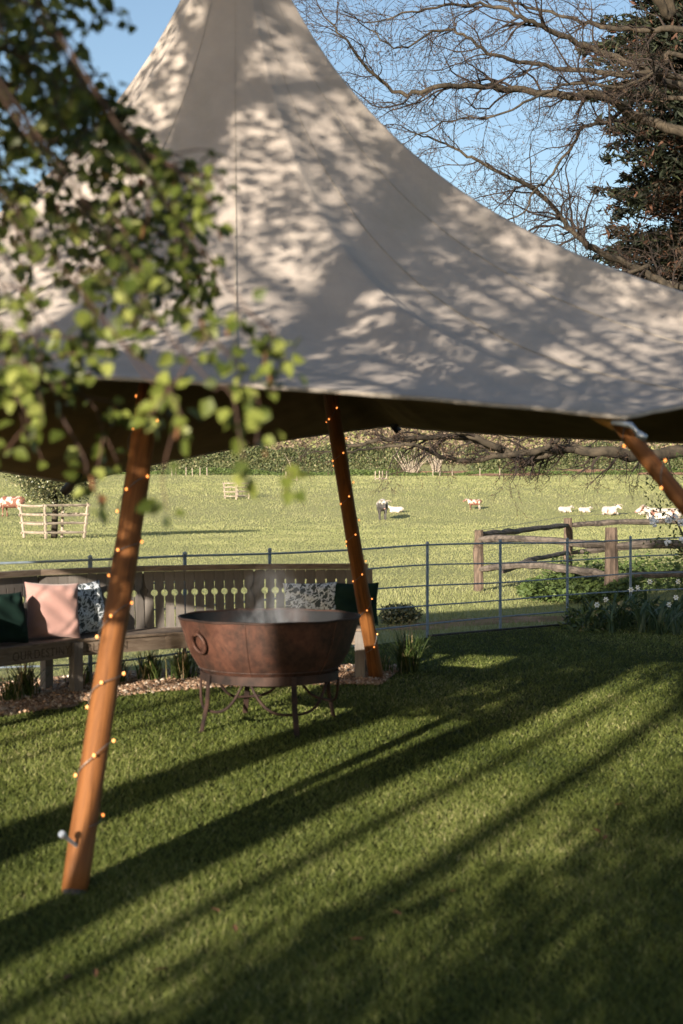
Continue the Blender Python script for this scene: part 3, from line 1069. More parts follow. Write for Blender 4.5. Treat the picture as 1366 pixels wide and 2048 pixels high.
PM = plank_mesh('eye', 'eye'); PH_L = plank_mesh('heart', 'eye'); PH_R = plank_mesh('eye', 'heart')
SEATB = MB(); SEATB.box(-.5, .5, -.5, .5, -.5, .5)
for bi in range(len(BOUND) - 1):
    a0, a1 = BOUND[bi], BOUND[bi + 1]
    p0, p1 = pol(RB, a1), pol(RB, a0)       # left to right as seen
    ex = (p1 - p0).normalized()
    ey = Vector((-ex.y, ex.x, 0))
    L = (p1 - p0).length
    for k in range(11):
        c = p0 + ex * (PW * (k + .5))
        Mx = Matrix((ex, ey, Vector((0, 0, 1)))).transposed().to_4x4()
        # the back leans outward a little
        Mx = Matrix.Translation(c + ey * 0.0) @ Mx @ Matrix.Translation((0, 0, Z0)) @ Matrix.Rotation(R(-5), 4, 'X') @ Matrix.Translation((0, 0, -Z0))
        child_at('back_plank', PH_L if k == 0 else PH_R if k == 10 else PM, None, bench, Mx)
    b_ = MB()
    b_.box(-.045, .045, .0125, .034, Z0, .94, Matrix.Translation(p0) @ Matrix((ex, ey, Vector((0, 0, 1)))).transposed().to_4x4() @ Matrix.Translation((0, 0, Z0)) @ Matrix.Rotation(R(-5), 4, 'X') @ Matrix.Translation((0, 0, -Z0)))
    b_.build('back_batten', M['oak'], bench)
    # capping rail
    def lean(z):
        return ey * ((z - Z0) * math.tan(R(5)))
    b_ = MB()
    Mx = Matrix.Translation(p0 + lean(Z1)) @ Matrix((ex, ey, Vector((0, 0, 1)))).transposed().to_4x4()
    b_.box(-.012, L + .012, -.045, .04, Z1 + .002, Z1 + .05, Mx)
    b_.build('top_rail', M['oak_h'], bench)
    # rail behind planks
    b_ = MB(); Mx2 = Matrix.Translation(p0 + lean(0.86)) @ Matrix((ex, ey, Vector((0, 0, 1)))).transposed().to_4x4()
    b_.box(0, L, .013, .045, .87, .93, Mx2)
    b_.build('back_rail', M['oak_h'], bench)
    # seat boards run front to back
    q0, q1 = pol(RF, a1), pol(RF, a0)
    nb = 9
    for k in range(nb):
        f0, f1 = (k + .012) / nb, (k + .988) / nb
        A, B = q0.lerp(q1, f0), q0.lerp(q1, f1)
        C, D_ = p0.lerp(p1, f1), p0.lerp(p1, f0)
        A2, B2 = A - (D_ - A).normalized() * .02, B - (C - B).normalized() * .02
        pv = [A2, B2, C, D_]
        b_ = MB()
        b_.add([(p.x, p.y, .43) for p in pv] + [(p.x, p.y, .452) for p in pv], [(3, 2, 1, 0), (4, 5, 6, 7), (0, 1, 5, 4), (1, 2, 6, 5), (2, 3, 7, 6), (3, 0, 4, 7)])
        b_.build('seat_board', M['oak_h'], bench)
    # fascia under the seat front
    exf = (q1 - q0).normalized(); eyf = Vector((-exf.y, exf.x, 0))
    b_ = MB()
    Mf = Matrix.Translation(q0) @ Matrix((exf, eyf, Vector((0, 0, 1)))).transposed().to_4x4()
    Lf = (q1 - q0).length
    b_.box(-.004, Lf + .004, 0.0, .04, .31, .428, Mf)
    b_.build('fascia', M['oak_h'], bench)
    for txt, off in {2: (('BUT', .10), ('IN', .40)), 3: (('OUR', .16), ('DESTINY', .40))}.get(bi, ()):
        cu = bpy.data.curves.new('carving', 'FONT')
        cu.body = txt
        cu.size = 0.098
        cu.extrude = 0.0012
        cu.space_character = 1.12
        to = bpy.data.objects.new('tmp', cu)
        COL.objects.link(to)
        dg = bpy.context.evaluated_depsgraph_get()
        me = bpy.data.meshes.new_from_object(to.evaluated_get(dg))
        bpy.data.objects.remove(to)
        w_ = max(v.co.x for v in me.vertices)
        me.materials.clear(); me.materials.append(M['carved'])
        Mt = Mf @ Matrix.Translation((off, -.0016, .338)) @ Matrix.Rotation(R(90), 4, 'X')
        o = child_at('carved_lettering', me, None, bench, Mt)
        o['label'] = 'carved word ' + txt + ' on the seat edge'
for a in (84.4, 139.8, 195.4):
    for r_, w_, zt in ((RF - .012, .045, .427), (RB - .07, .04, .427)):
        b_ = MB()
        p = pol(r_, a)
        Mx = Matrix.Translation(p) @ Matrix.Rotation(R(a - 90), 4, 'Z')
        b_.box(-w_, w_, -.035, .035, .01, zt, Mx)
        b_.build('leg', M['oak'], bench)
b_ = MB()
Mx = Matrix.Translation(pol(RB, 84.0)) @ Matrix.Rotation(R(-6), 4, 'Z')
b_.box(-.03, .055, -.05, -.012, .012, .955, Mx)
b_.build('end_post', M['oak'], bench)
b_ = MB()
Mx = Matrix.Translation(pol(RF + .02, 83.8)) @ Matrix.Rotation(R(-6), 4, 'Z')
b_.box(.0, .035, .03, .40, .19, .25, Mx)
b_.build('end_stretcher', M['oak'], bench)


def cushion(name, w, h, th, mat, loc, rz, tilt, label, roll=0.0, seed=0):
    n_ = 34
    r = random.Random(seed)
    ph = [r.random() * 6 for _ in range(6)]
    vs_, fs_ = [], []
    for side in (-1, 1):
        for j in range(n_ + 1):
            for i in range(n_ + 1):
                u, v_ = -1 + 2 * i / n_, -1 + 2 * j / n_
                pinch = 1 - 0.085 * (1 - v_ * v_) * abs(u) ** 3
                pinch2 = 1 - 0.075 * (1 - u * u) * abs(v_) ** 3
                x, z = u * pinch * w / 2, v_ * pinch2 * h / 2
                t_ = max(0.0, (1 - u ** 4) * (1 - v_ ** 4)) ** 0.55
                y = side * th / 2 * t_
                # creases running in from the corners and a slumped face
                cr = 0.012 * math.sin(9 * (u - v_) + ph[0]) * math.exp(-((abs(u) + abs(v_) - 1.25) / .32) ** 2)
                cr += 0.007 * math.sin(6 * u + 8 * v_ + ph[1]) * t_ + 0.012 * math.sin(2.5 * u + ph[2]) * math.cos(2.2 * v_ + ph[3]) * t_
                y += side * cr * t_
                vs_.append((x, y, z + h / 2))
    m_ = (n_ + 1) ** 2
    for s_ in range(2):
        for j in range(n_):
            for i in range(n_):
                a = s_ * m_ + j * (n_ + 1) + i
                f = (a, a + 1, a + n_ + 2, a + n_ + 1)
                fs_.append(f if s_ == 0 else f[::-1])
    b2 = MB(); b2.add(vs_, fs_)
    b2.tube  # (piping below)
    root = b2.build(name, mat, None, True)
    root.location = loc
    root.rotation_euler = (R(tilt), R(roll), R(rz))
    tag(root, label, 'cushion', 'cushions on the curved bench')
    return root


SEAT = 0.455
def on_seat(px, dr):
    """Point on the seat seen at photo column px, dr metres behind the front edge."""
    best = None
    for i in range(0, 1400):
        a = 84 + i * 0.1
        p = BC + pol(RF + dr, a)
        e = abs((p.x / p.y) * FPX + 683 - px)
        if best is None or e < best[0]:
            best = (e, a, p)
    return best[1], best[2]


a, p = on_seat(108, 0.13)
cushion('cushion', .47, .47, .17, M['pink'], (p.x, p.y, SEAT), a - 90 - 20, -14, 'blush pink cushion leaning on the bench back', 3, 1)
a, p = on_seat(176, 0.22)
cushion('cushion', .46, .45, .15, M['print'], (p.x, p.y, SEAT), a - 90, -16, 'leaf print cushion half hidden behind the pink cushion', -4, 2)
a, p = on_seat(12, 0.12)
cushion('cushion', .46, .42, .16, M['green'], (p.x, p.y, SEAT), a - 90 - 10, -15, 'dark green cushion at the near end beside the pink one', 2, 3)
a, p = on_seat(622, 0.20)
cushion('cushion', .50, .33, .15, M['print'], (p.x, p.y, SEAT + .07), a - 90, -16, 'oblong leaf print cushion behind the rim of the fire bowl', -1, 4)
a, p = on_seat(706, 0.22)
cushion('cushion', .46, .40, .15, M['green'], (p.x, p.y, SEAT), a - 90, -14, 'dark green cushion at the far bench end behind the pole', 0, 5)

# ------------------------------------------------------------------ estate railing
ef = empty('estate_fence', (FENCE[4][0], FENCE[4][1], 0))
tag(ef, 'blue grey painted metal estate railing between lawn and cattle field', 'fence')
RZ = [1.06, .83, .60, .38, .17]
for k, z in enumerate(RZ):
    b_ = MB()
    pts = smooth_path([(x, y, z + 0.012 * math.sin(i * 1.7 + k)) for i, (x, y) in enumerate(FENCE)], 66)
    b_.tube(pts, 0.0105 if k == 0 else 0.009, 8, squash=1.0)
    under(b_.build('rail', M['estate'], smooth=True), ef)
b_ = MB()
pts = smooth_path([(x, y, .02) for x, y in FENCE[8:]], 30)
b_.tube(pts, .016, 6)
under(b_.build('ground_rail', M['iron_dark'], smooth=True), ef)
pmb = MB()
pmb.box(-.018, .018, -.007, .007, -.02, 1.075)
pmb.lathe([(.004, 1.07), (.019, 1.078), (.022, 1.09), (.017, 1.104), (.003, 1.112)], 10)
pme = pmb.mesh('post')
for i, (x, y) in enumerate(FENCE):
    tx, ty = FENCE[min(i + 1, len(FENCE) - 1)][0] - FENCE[max(i - 1, 0)][0], FENCE[min(i + 1, len(FENCE) - 1)][1] - FENCE[max(i - 1, 0)][1]
    o = link('post', pme, M['estate'])
    o.parent = ef
    o.location = Vector((x, y, 0)) - Vector(ef.location)
    o.rotation_euler = (0, 0, math.atan2(ty, tx))

# ------------------------------------------------------------------ split rail fence (corner, two rails a side)
rf = empty('rail_fence', (2.38, 24.7, 0))
tag(rf, 'cleft chestnut post and rail fence turning a corner in the field', 'fence')


def rough_post(x, y, h, r_, seed):
    r = random.Random(seed)
    b2 = MB()
    pts = [(r.uniform(-.01, .01), r.uniform(-.01, .01), -.05 + (h + .05) * i / 6) for i in range(7)]
    b2.tube(pts, [r_ * r.uniform(.92, 1.1) for _ in range(7)], 9)
    o = b2.build('post', M['split_post'])
    o.parent = rf
    o.location = Vector((x, y, 0)) - Vector(rf.location)


def rough_rail(pts, r_, seed):
    r = random.Random(seed)
    P = smooth_path(pts, 16)
    P = [p + Vector((0, 0, r.uniform(-.012, .012))) for p in P]
    rad = [r_ * r.uniform(.85, 1.15) * (0.62 if i in (0, 15) else 0.85 if i in (1, 14) else 1) for i in range(16)]
    b2 = MB()
    b2.tube(P, rad, 7, squash=.75)
    under(b2.build('rail', M['split'], smooth=False), rf)


PA = Vector((2.38, 24.7, 0)); PB = Vector((4.27, 22.5, 0)); PC_ = Vector((6.4, 21.9, 0)); PD = Vector((5.1, 32, 0)); PE = Vector((8.6, 33.5, 0))
rough_post(PA.x, PA.y, 1.06, .085, 1)
rough_post(PB.x, PB.y, 1.15, .105, 2)
rough_post(PC_.x, PC_.y, 1.1, .10, 3)
rough_post(PD.x, PD.y, 1.17, .10, 4)
rough_post(PE.x, PE.y, 1.1, .10, 6)


def seg(a, b_, z0, zm, z1, y_=0):
    return [Vector((a.x, a.y, z0)), a.lerp(b_, .35) + Vector((0, 0, zm)), a.lerp(b_, .7) + Vector((0, 0, (zm + z1) / 2)), Vector((b_.x, b_.y, z1))]


rough_rail(seg(PA, PB, .90, .93, .86), .088, 11)
rough_rail(seg(PA, PB, .37, .50, .40), .088, 12)
rough_rail(seg(PB, PC_, .85, .90, .86), .088, 13)
rough_rail(seg(PB, PC_, .36, .42, .41), .07, 14)
rough_rail(seg(PA, PD, .99, .98, 1.02), .075, 15)
rough_rail(seg(PA + Vector((.6, 1.6, 0)), PD, .25, .38, .40), .07, 16)
rough_rail(seg(PD, PE, 1.0, 1.07, 1.10), .085, 17)
rough_rail(seg(PD, PE, .38, .48, .62), .085, 18)
b_ = MB()
b_.tube([PA + Vector((0, 0, 1.05)), PA.lerp(PD, .5) + Vector((0, 0, 1.13)), PD + Vector((0, 0, 1.22)), PE + Vector((0, 0, 1.35))], .004, 4)
b_.tube([PA + Vector((0, 0, .68)), PD + Vector((0, 0, .7))], .0035, 4)
under(b_.build('fence_wire', M['wire']), rf)


# ------------------------------------------------------------------ timber guards in the field
def tree_guard(x, y, w, h, label, rails=4, splay=.12, seed=0, rz=0.3, mat='pale_timber'):
    r = random.Random(seed)
    z = float(ground_z(x, y))
    g = empty('tree_guard', (x, y, z), rz)
    tag(g, label, 'tree guard', 'timber tree guards in the pasture')
    cs = [(-w / 2, -w / 2), (w / 2, -w / 2), (w / 2, w / 2), (-w / 2, w / 2)]
    tops = []
    for cx, cy in cs:
        b2 = MB()
        k = 1 + splay
        b2.tube([(cx, cy, -.1), (cx * k, cy * k, h * r.uniform(.97, 1.04))], [.065, .055], 7)
        b2.build('post', M[mat], g)
    for s_ in range(4):
        a0, a1 = cs[s_], cs[(s_ + 1) % 4]
        for q_ in range(rails):
            zz = h * (.17 + .78 * q_ / max(1, rails - 1))
            k = 1 + splay * zz / h
            A, B = Vector((a0[0] * k, a0[1] * k, zz)), Vector((a1[0] * k, a1[1] * k, zz + r.uniform(-.03, .03)))
            e = (B - A).normalized() * .12
            b2 = MB()
            b2.tube([A - e, A.lerp(B, .5) + Vector((0, 0, r.uniform(-.03, .03))), B + e], [.05, .055, .045], 6)
            b2.build('rail', M[mat], g)
    return g


GP = at(108, 1076, 58.5); GP.z = 0
tree_guard(GP.x, GP.y, 1.75, 1.42, 'timber guard round the evergreen, the nearest guard in the field', 4, .14, 1, 0.72)
p = at(474, 980, 109)
tree_guard(p.x, p.y, 1.25, 1.25, 'pale timber guard standing alone in mid field left of the far pole', 4, .15, 2, 0.8)
for px, py, d, lab, sd in ((583, 957, 150, 'small pale sapling guard with a leaning sapling below the hedge', 3), (762, 962, 148, 'small pale sapling guard right of the far tent pole', 4)):
    p = at(px, py, d)
    g = tree_guard(p.x, p.y, .85, 1.0, lab, 1, .0, sd, .5)
# leaning sapling
p = at(583, 950, 150.3); z = float(ground_z(p.x, p.y))
b_ = MB(); b_.tube([(p.x + .1, p.y, z), (p.x, p.y, z + 1.2), (p.x - .25, p.y, z + 2.0), (p.x - .75, p.y, z + 2.9)], [.05, .045, .035, .015], 6)
b_.tube([(p.x - .2, p.y, z + 1.9), (p.x + .1, p.y, z + 2.6)], [.02, .008], 5)
sp = b_.build('sapling', M['pale_timber'], None, True)
tag(sp, 'thin pale leaning sapling inside its small guard', 'sapling')
# field fence stakes under the hedge
for k, px in enumerate((344, 352, 372, 385, 400, 414, 866, 880, 905, 960, 1000)):
    p = at(px, 942, 178 + (k % 3)); z = float(ground_z(p.x, p.y))
    b_ = MB(); b_.tube([(0, 0, -.1), (random.uniform(-.05, .05), 0, 1.0)], [.07, .06], 6)
    o = b_.build('stake', M['pale_timber'])
    o.location = (p.x, p.y, z)
    tag(o, 'pale wooden stake in the line under the far hedge', 'stake', 'stakes under the far hedge')

# ------------------------------------------------------------------ trees and shrubs
def limb_points(pts, n_, wob, r):
    P = smooth_path(pts, n_)
    for i in range(1, n_ - 1):
        P[i] = P[i] + Vector((r.uniform(-wob, wob), r.uniform(-wob, wob), r.uniform(-wob, wob)))
    return P


def grow(mbs, buds, base, d, length, rad, level, r, sag=-0.0, maxlev=3, jit=.33, kids=(7, 6, 4), budn=True):
    """Recursive crooked twig."""
    n_ = max(4, int(length / 0.10)) if level < 2 else max(3, int(length / 0.09))
    n_ = min(n_, 14)
    p = Vector(base)
    d = Vector(d).normalized()
    pts, rads = [p.copy()], [rad]
    for i in range(n_):
        t = (i + 1) / n_
        d = (d + Vector((r.gauss(0, jit), r.gauss(0, jit), r.gauss(0, jit))) * .55 + Vector((0, 0, sag))).normalized()
        p = p + d * (length / n_)
        pts.append(p.copy())
        rads.append(max(.0022, rad * (1 - .82 * t)))
    mbs.tube(pts, rads, 5 if level < 2 else 3, cap=False)
    if level < maxlev:
        nk = kids[min(level, len(kids) - 1)]
        for k in range(nk):
            i = r.randint(max(1, n_ // 5), n_)
            t = (pts[i] - pts[i - 1]).normalized()
            side = Vector((r.gauss(0, 1), r.gauss(0, 1), r.gauss(0, 1)))
            side = (side - t * side.dot(t)).normalized()
            dd = t * r.uniform(.5, 1.0) + side * r.uniform(.5, .9)
            grow(mbs, buds, pts[i], dd, length * r.uniform(.32, .6), max(.0024, rads[i] * .62), level + 1, r, sag, maxlev, jit, kids, budn)
    elif budn:
        for i in range(1, len(pts)):
            if r.random() < .75:
                buds.append((pts[i], (pts[i] - pts[i - 1]).normalized() + Vector((r.gauss(0, .5), r.gauss(0, .5), r.gauss(0, .5)))))


beech = empty('bare_tree', (8.2, 23.5, 0))
tag(beech, 'bare spreading tree whose long crooked limbs reach in front of the dark conifer', 'tree')
r = random.Random(11)
b_ = MB()
b_.tube(limb_points([(8.2, 23.5, -.1), (8.15, 23.45, 2.2), (8.35, 23.6, 5), (8.1, 23.4, 8), (8.4, 23.5, 12)], 16, .04, r), [.42, .38, .36, .35, .34, .33, .32, .3, .29, .28, .26, .24, .22, .2, .17, .14], 14)
beech_trunk = under(b_.build('trunk', M['bark'], smooth=True), beech)
TR = Vector((8.2, 23.5, 0))
LIMBS = [  # pixel path from the trunk outward, distances, radius at the root and tip, twig density
    ([(1366, 262), (1280, 235), (1205, 195), (1130, 190), (1040, 180), (960, 172), (880, 172), (810, 188), (745, 150), (690, 80), (655, 40)], (23.2, 21.0), .105, .012, 1.0),
    ([(1366, 62), (1300, 60), (1210, 54), (1150, 40), (1080, 20), (1000, 2), (900, -30)], (23.4, 24.5), .07, .012, .7),
    ([(1366, 172), (1310, 152), (1250, 122), (1180, 95), (1100, 62), (1050, 40), (985, 10), (900, 10), (820, 25), (740, 45)], (23.4, 22.0), .085, .010, 1.0),
    ([(1366, 152), (1250, 150), (1150, 140), (1060, 128), (985, 108), (930, 72), (880, 60), (800, 95), (740, 60)], (23.0, 21.5), .06, .010, 1.0),
    ([(1400, 640), (1340, 575), (1280, 540), (1190, 500), (1160, 480), (1125, 440), (1072, 380), (1000, 345), (930, 310), (880, 285), (820, 262)], (23.6, 21.8), .09, .010, 1.0),
    ([(1366, 200), (1290, 190), (1220, 240), (1165, 258), (1140, 300), (1095, 360), (1072, 378), (1040, 430), (1010, 440)], (23.3, 22.2), .05, .010, .9),
    ([(1366, 575), (1320, 560), (1300, 535), (1250, 545), (1180, 555), (1100, 520), (1030, 450), (960, 420), (900, 390)], (23.8, 23.0), .06, .010, .9),
    ([(1400, 905), (1300, 912), (1210, 905), (1120, 895), (1060, 922), (1030, 912), (960, 885), (900, 872), (830, 878), (760, 880), (700, 890), (650, 860)], (23.2, 21.0), .125, .018, .9),
    ([(1180, 900), (1100, 900), (1020, 908), (930, 922), (870, 908), (820, 890), (760, 898), (690, 902)], (22.6, 20.6), .07, .012, .6),
    ([(1060, 920), (1100, 890), (1120, 870), (1100, 850), (1060, 845), (1000, 850)], (22.3, 21.8), .05, .012, .8),
    ([(1000, 897), (940, 870), (890, 850), (860, 820), (850, 790)], (21.9, 21.5), .06, .02, .5),
    ([(1366, 880), (1300, 868), (1240, 872), (1180, 860), (1110, 862), (1050, 880), (990, 866)], (23.8, 23.2), .06, .012, .8),
    ([(1366, -60), (1340, 30), (1300, -20), (1250, -60)], (23.4, 23.2), .12, .06, .4),
    ([(1366, 112), (1330, 128), (1300, 150), (1240, 172), (1150, 165), (1060, 200), (990, 235), (900, 240), (820, 280)], (22.8, 21.5), .05, .008, 1.0),
]
tw = MB()
buds = []
for li, (px, (d0, d1), r0, r1, dens) in enumerate(LIMBS):
    nn = len(px)
    path = [at(x, y, d0 + (d1 - d0) * i / (nn - 1) + .25 * math.sin(i * 1.9 + li)) for i, (x, y) in enumerate(px)]
    if px[0][0] >= 1366:
        path = [TR + Vector((0, 0, max(1.6, path[0].z - .5)))] + path
    n_ = 5 * nn
    P = limb_points(path, n_, .028, r)
    rad = [r0 + (r1 - r0) * (i / (n_ - 1)) ** .75 for i in range(n_)]
    rad = [q_ * r.uniform(.93, 1.08) for q_ in rad]
    b_ = MB()
    b_.tube(P, rad, 9)
    b_.build('limb', M['bark'], beech_trunk, smooth=True)
    ch = int(nn * 3.0 * dens)
    low = px[0][1] > 820 or li in (8, 9, 10, 11)
    for k in range(ch):
        i = r.randint(n_ // 6, n_ - 2)
        t = (P[i + 1] - P[i - 1]).normalized()
        side = Vector((r.gauss(0, .8), r.gauss(0, .55), r.gauss(.05, 1)))
        side = (side - t * side.dot(t)).normalized()
        dd = t * r.uniform(.6, 1.1) + side * r.uniform(.45, .9)
        ln = r.uniform(.6, 1.7) * (0.55 if low else 1.0)
        grow(tw, buds, P[i], dd, ln, min(.022, rad[i] * .5), 1, r, -.012 if not low else -.03, 3, .36, (7, 6, 4))
    # the tip frays out
    grow(tw, buds, P[-1], (P[-1] - P[-3]), 1.0, rad[-1], 1, r, -.02, 3, .36, (7, 6, 4))
# twigs hanging below the low limb
for px, py in ((1120, 930), (1280, 960), (1240, 935), (1180, 930), (1330, 960)):
    grow(tw, buds, at(px + 10, 905, 22.6), Vector((r.uniform(-.6, .2), r.uniform(-.2, .2), -.7)), .62, .012, 1, r, -.01, 3, .4, (5, 4, 3))
twm = tw.build('twigs', M['twig'])
under(twm, beech)['kind'] = 'stuff'
BP = np.array([p for p, _ in buds]); BD = np.array([q_ for _, q_ in buds])
o = link('buds', quad_mesh('buds', BP, rng.uniform(.03, .065, len(BP)), .24, axis=BD), M['bud'])
under(o, beech)['kind'] = 'stuff'

# dark conifer behind it
con = empty('conifer_tree', (9.2, 29, 0))
tag(con, 'tall dark evergreen conifer with brown sprays behind the bare tree', 'tree')
b_ = MB(); b_.tube([(9.2, 29, -.1), (9.2, 29, 6), (9.2, 29, 15)], [.4, .32, .1], 12)
under(b_.build('trunk', M['bark'], smooth=True), con)
PTS, AX, RADS = [], [], []
brn_P, brn_A = [], []
rr_ = random.Random(5)
for k in range(1250):
    z = rr_.uniform(3.5, 15.5)
    an = rr_.uniform(0, 2 * math.pi)
    prof = np.interp(z, [1.5, 4, 5.6, 7.0, 8.3, 9.6, 10.6, 12.5, 16], [3.6, 3.5, 3.5, 3.9, 4.0, 3.6, 4.1, 3.6, .8])
    if math.sin(an) > .55:
        continue
    L = prof * rr_.uniform(.72, 1.06)
    brown = rr_.random() < np.interp(z, [3, 6, 8, 9.2], [.7, .75, .45, .03])
    base = np.array([9.2, 29, z + .1])
    dirv = np.array([math.cos(an), math.sin(an), rr_.uniform(-.25, .35)])
    ns = int(270 * L / 3.2)
    t = rng.random(ns) ** .55
    c = base + dirv * (L * t)[:, None]
    c[:, 2] -= 0.05 * L * t * t
    wid = .34 * (1.15 - t)
    off = rng.normal(size=(ns, 3)) * np.stack([wid, wid, wid * .85], 1)
    P_ = c + off
    A_ = dirv[None] * .8 + rng.normal(size=(ns, 3)) * .5
    (brn_P if brown else PTS).append(P_); (brn_A if brown else AX).append(A_)
PTS, AX = np.concatenate(PTS), np.concatenate(AX)
o = link('crown', quad_mesh('crown', PTS, rng.uniform(.12, .30, len(PTS)), .24, axis=AX), M['conifer']); under(o, con)
brn_P, brn_A = np.concatenate(brn_P), np.concatenate(brn_A)
o = link('brown_foliage', quad_mesh('brown_foliage', brn_P, rng.uniform(.10, .26, len(brn_P)), .24, axis=brn_A), M['brown_spray']); under(o, con)
o['label'] = 'sprays turned brown on the lower crown'

# evergreen inside the near guard
ev = empty('evergreen_tree', (GP.x, GP.y, 0))
tag(ev, 'round young evergreen tree growing out of the nearest timber guard', 'tree')
b_ = MB(); b_.tube([(0, 0, -.1), (.05, 0, 1.2), (0, .05, 2.4), (.1, 0, 3.4)], [.14, .12, .09, .04], 10); ev_t = b_.build('trunk', M['bark'], ev, True)
for k in range(9):
    an = k * 2.4
    b_ = MB(); b_.tube([(0, 0, 1.2 + .15 * k), (.5 * math.cos(an), .5 * math.sin(an), 1.7 + .17 * k), (1.1 * math.cos(an), 1.1 * math.sin(an), 2.1 + .18 * k)], [.05, .035, .012], 6); b_.build('limb', M['bark'], ev_t, True)
N = 16000
U = rand_dirs(N); rad = rng.random(N) ** .42
lump = 1 + .16 * np.sin(U[:, 0] * 7 + 1) * np.cos(U[:, 2] * 6) + .1 * np.sin(U[:, 1] * 13)
P_ = U * (rad * lump)[:, None] * np.array([1.75, 1.75, 1.45]) + np.array([0, 0, 2.72])
o = link('crown', quad_mesh('crown', P_, rng.uniform(.07, .14, N), .6), M['holly']); o.parent = ev


# far hedge, scrub and coppice stools
def mass(name, n_, x0, x1, yc, depth, hfun, size, mat, label, cat, kind=None, zlow=0.0):
    X = rng.uniform(x0, x1, n_)
    H = hfun(X)
    Z = rng.random(n_) ** .7
    Y = yc + (rng.random(n_) - .5) * depth * (1.15 - .5 * Z)
    front = Y < yc
    Y = np.where(rng.random(n_) < .6, yc - depth * .5 * (1 - .55 * Z ** 2) + rng.random(n_) * .6, Y)
    P_ = np.stack([X, Y, ground_z(X, Y) + zlow + Z * H], 1)
    nrm = rng.normal(size=(n_, 3)) + np.array([0, -.5, .4])
    o_ = link(name, quad_mesh(name, P_, rng.uniform(size * .5, size * 1.3, n_), .7, nrm=nrm), mat)
    tag(o_, label, cat, kind=kind)
    return o_


def hh_(a, b_, c):
    return lambda X: a + b_ * np.sin(X * .33 + c) + .4 * b_ * np.sin(X * 1.1 + 2 * c)


mass('hedge', 42000, -62, 10.5, 193, 5, hh_(3.7, .45, 1), .34, M['hedge'], 'dense clipped green field hedge along the far edge of the pasture', 'hedge')
mass('hedge', 26000, 17, 70, 196, 5, hh_(3.1, .8, 3), .34, M['hedge'], 'looser far hedge above the red earth bank behind the bare limb', 'hedge')
mass('scrub', 60000, -80, 90, 232, 26, hh_(7.5, 1.6, 2), .55, M['scrub'], 'brown and olive leafless scrub woodland rising behind the far hedge', 'woodland', 'stuff')
mass('scrub', 40000, -110, 120, 285, 30, hh_(9, 2.2, .5), .8, M['scrub'], 'pale brown woodland on the slope beyond the scrub', 'woodland', 'stuff')
mass('bank_weeds', 16000, -30, 60, 184.5, 6, hh_(.55, .25, .5), .28, M['nettle'], 'low green weeds growing along the foot of the far hedge', 'weeds', 'stuff')
for k, (px, w_) in enumerate(((822, 34), (872, 26))):
    p = at(px, 940, 184); z = float(ground_z(p.x, p.y))
    c = empty('coppiced_shrub', (p.x, p.y, z))
    tag(c, ['wide pale many stemmed coppiced shrub against the far hedge', 'narrower pale coppiced shrub right of the wide one'][k], 'shrub', 'coppiced shrubs on the earth bank')
    for j in range(13):
        b_ = MB()
        dx = (j - 6) / 6 * w_ / 2844 * 184 * (1.15 if k == 0 else .7)
        b_.tube([(dx * .18, random.uniform(-.4, .4), -.1), (dx * .5, random.uniform(-.5, .5), 1.3), (dx * 1.0 + random.uniform(-.2, .2), random.uniform(-.6, .6), random.uniform(2.4, 3.6))], [.11, .075, .02], 5)
        b_.build('stem', M['pale_timber'], c, True)


# ------------------------------------------------------------------ strap leaved plants, daffodils, blossom
def strap_arrays(n_, L, w_, spread, up):
    """Arching ribbons in one mesh."""
    az = rng.random(n_) * 2 * np.pi
    l = L * rng.uniform(.6, 1.1, n_)
    out = spread * rng.uniform(.3, 1.0, n_)
    base = np.stack([rng.normal(0, .045, n_), rng.normal(0, .045, n_), np.zeros(n_)], 1)
    d = np.stack([np.cos(az), np.sin(az), np.zeros(n_)], 1)
    s = np.stack([-np.sin(az), np.cos(az), np.zeros(n_)], 1)
    V = []
    segs = 6
    for i in range(segs + 1):
        t = i / segs
        c = base + d * (out * l * t ** 1.5)[:, None]
        c[:, 2] += l * up * (t - .55 * out * t ** 2.4)
        ww = (w_ * (1 - t ** 3) * .5)
        V.append(c - s * ww); V.append(c + s * ww)
    V = np.stack(V, 1)
    nv = V.shape[1]
    f = []
    for i in range(segs):
        f += [[2 * i, 2 * i + 1, 2 * i + 3], [2 * i, 2 * i + 3, 2 * i + 2]]
    tr = (np.arange(n_)[:, None, None] * nv + np.array(f)[None]).reshape(-1, 3)
    return V.reshape(-1, 3), tr, np.repeat(rng.random(n_), nv)


def strap_plant(x, y, n_, L, label, spread=.8, w_=.011, dry=0, cat='plant', group=None, up=1.0, name='strap_leaf_plant'):
    root = empty(name, (x, y, .01))
    tag(root, label, cat, group)
    v_, t_, c_ = strap_arrays(n_, L, w_, spread, up)
    o_ = link('foliage', np_mesh('foliage', v_, t_, c_), M['strap']); o_.parent = root
    if dry:
        v_, t_, c_ = strap_arrays(dry, L * 1.15, w_ * .8, .28, 1.0)
        o_ = link('dry_stalks', np_mesh('dry_stalks', v_, t_, c_), M['dry']); o_.parent = root
    return root


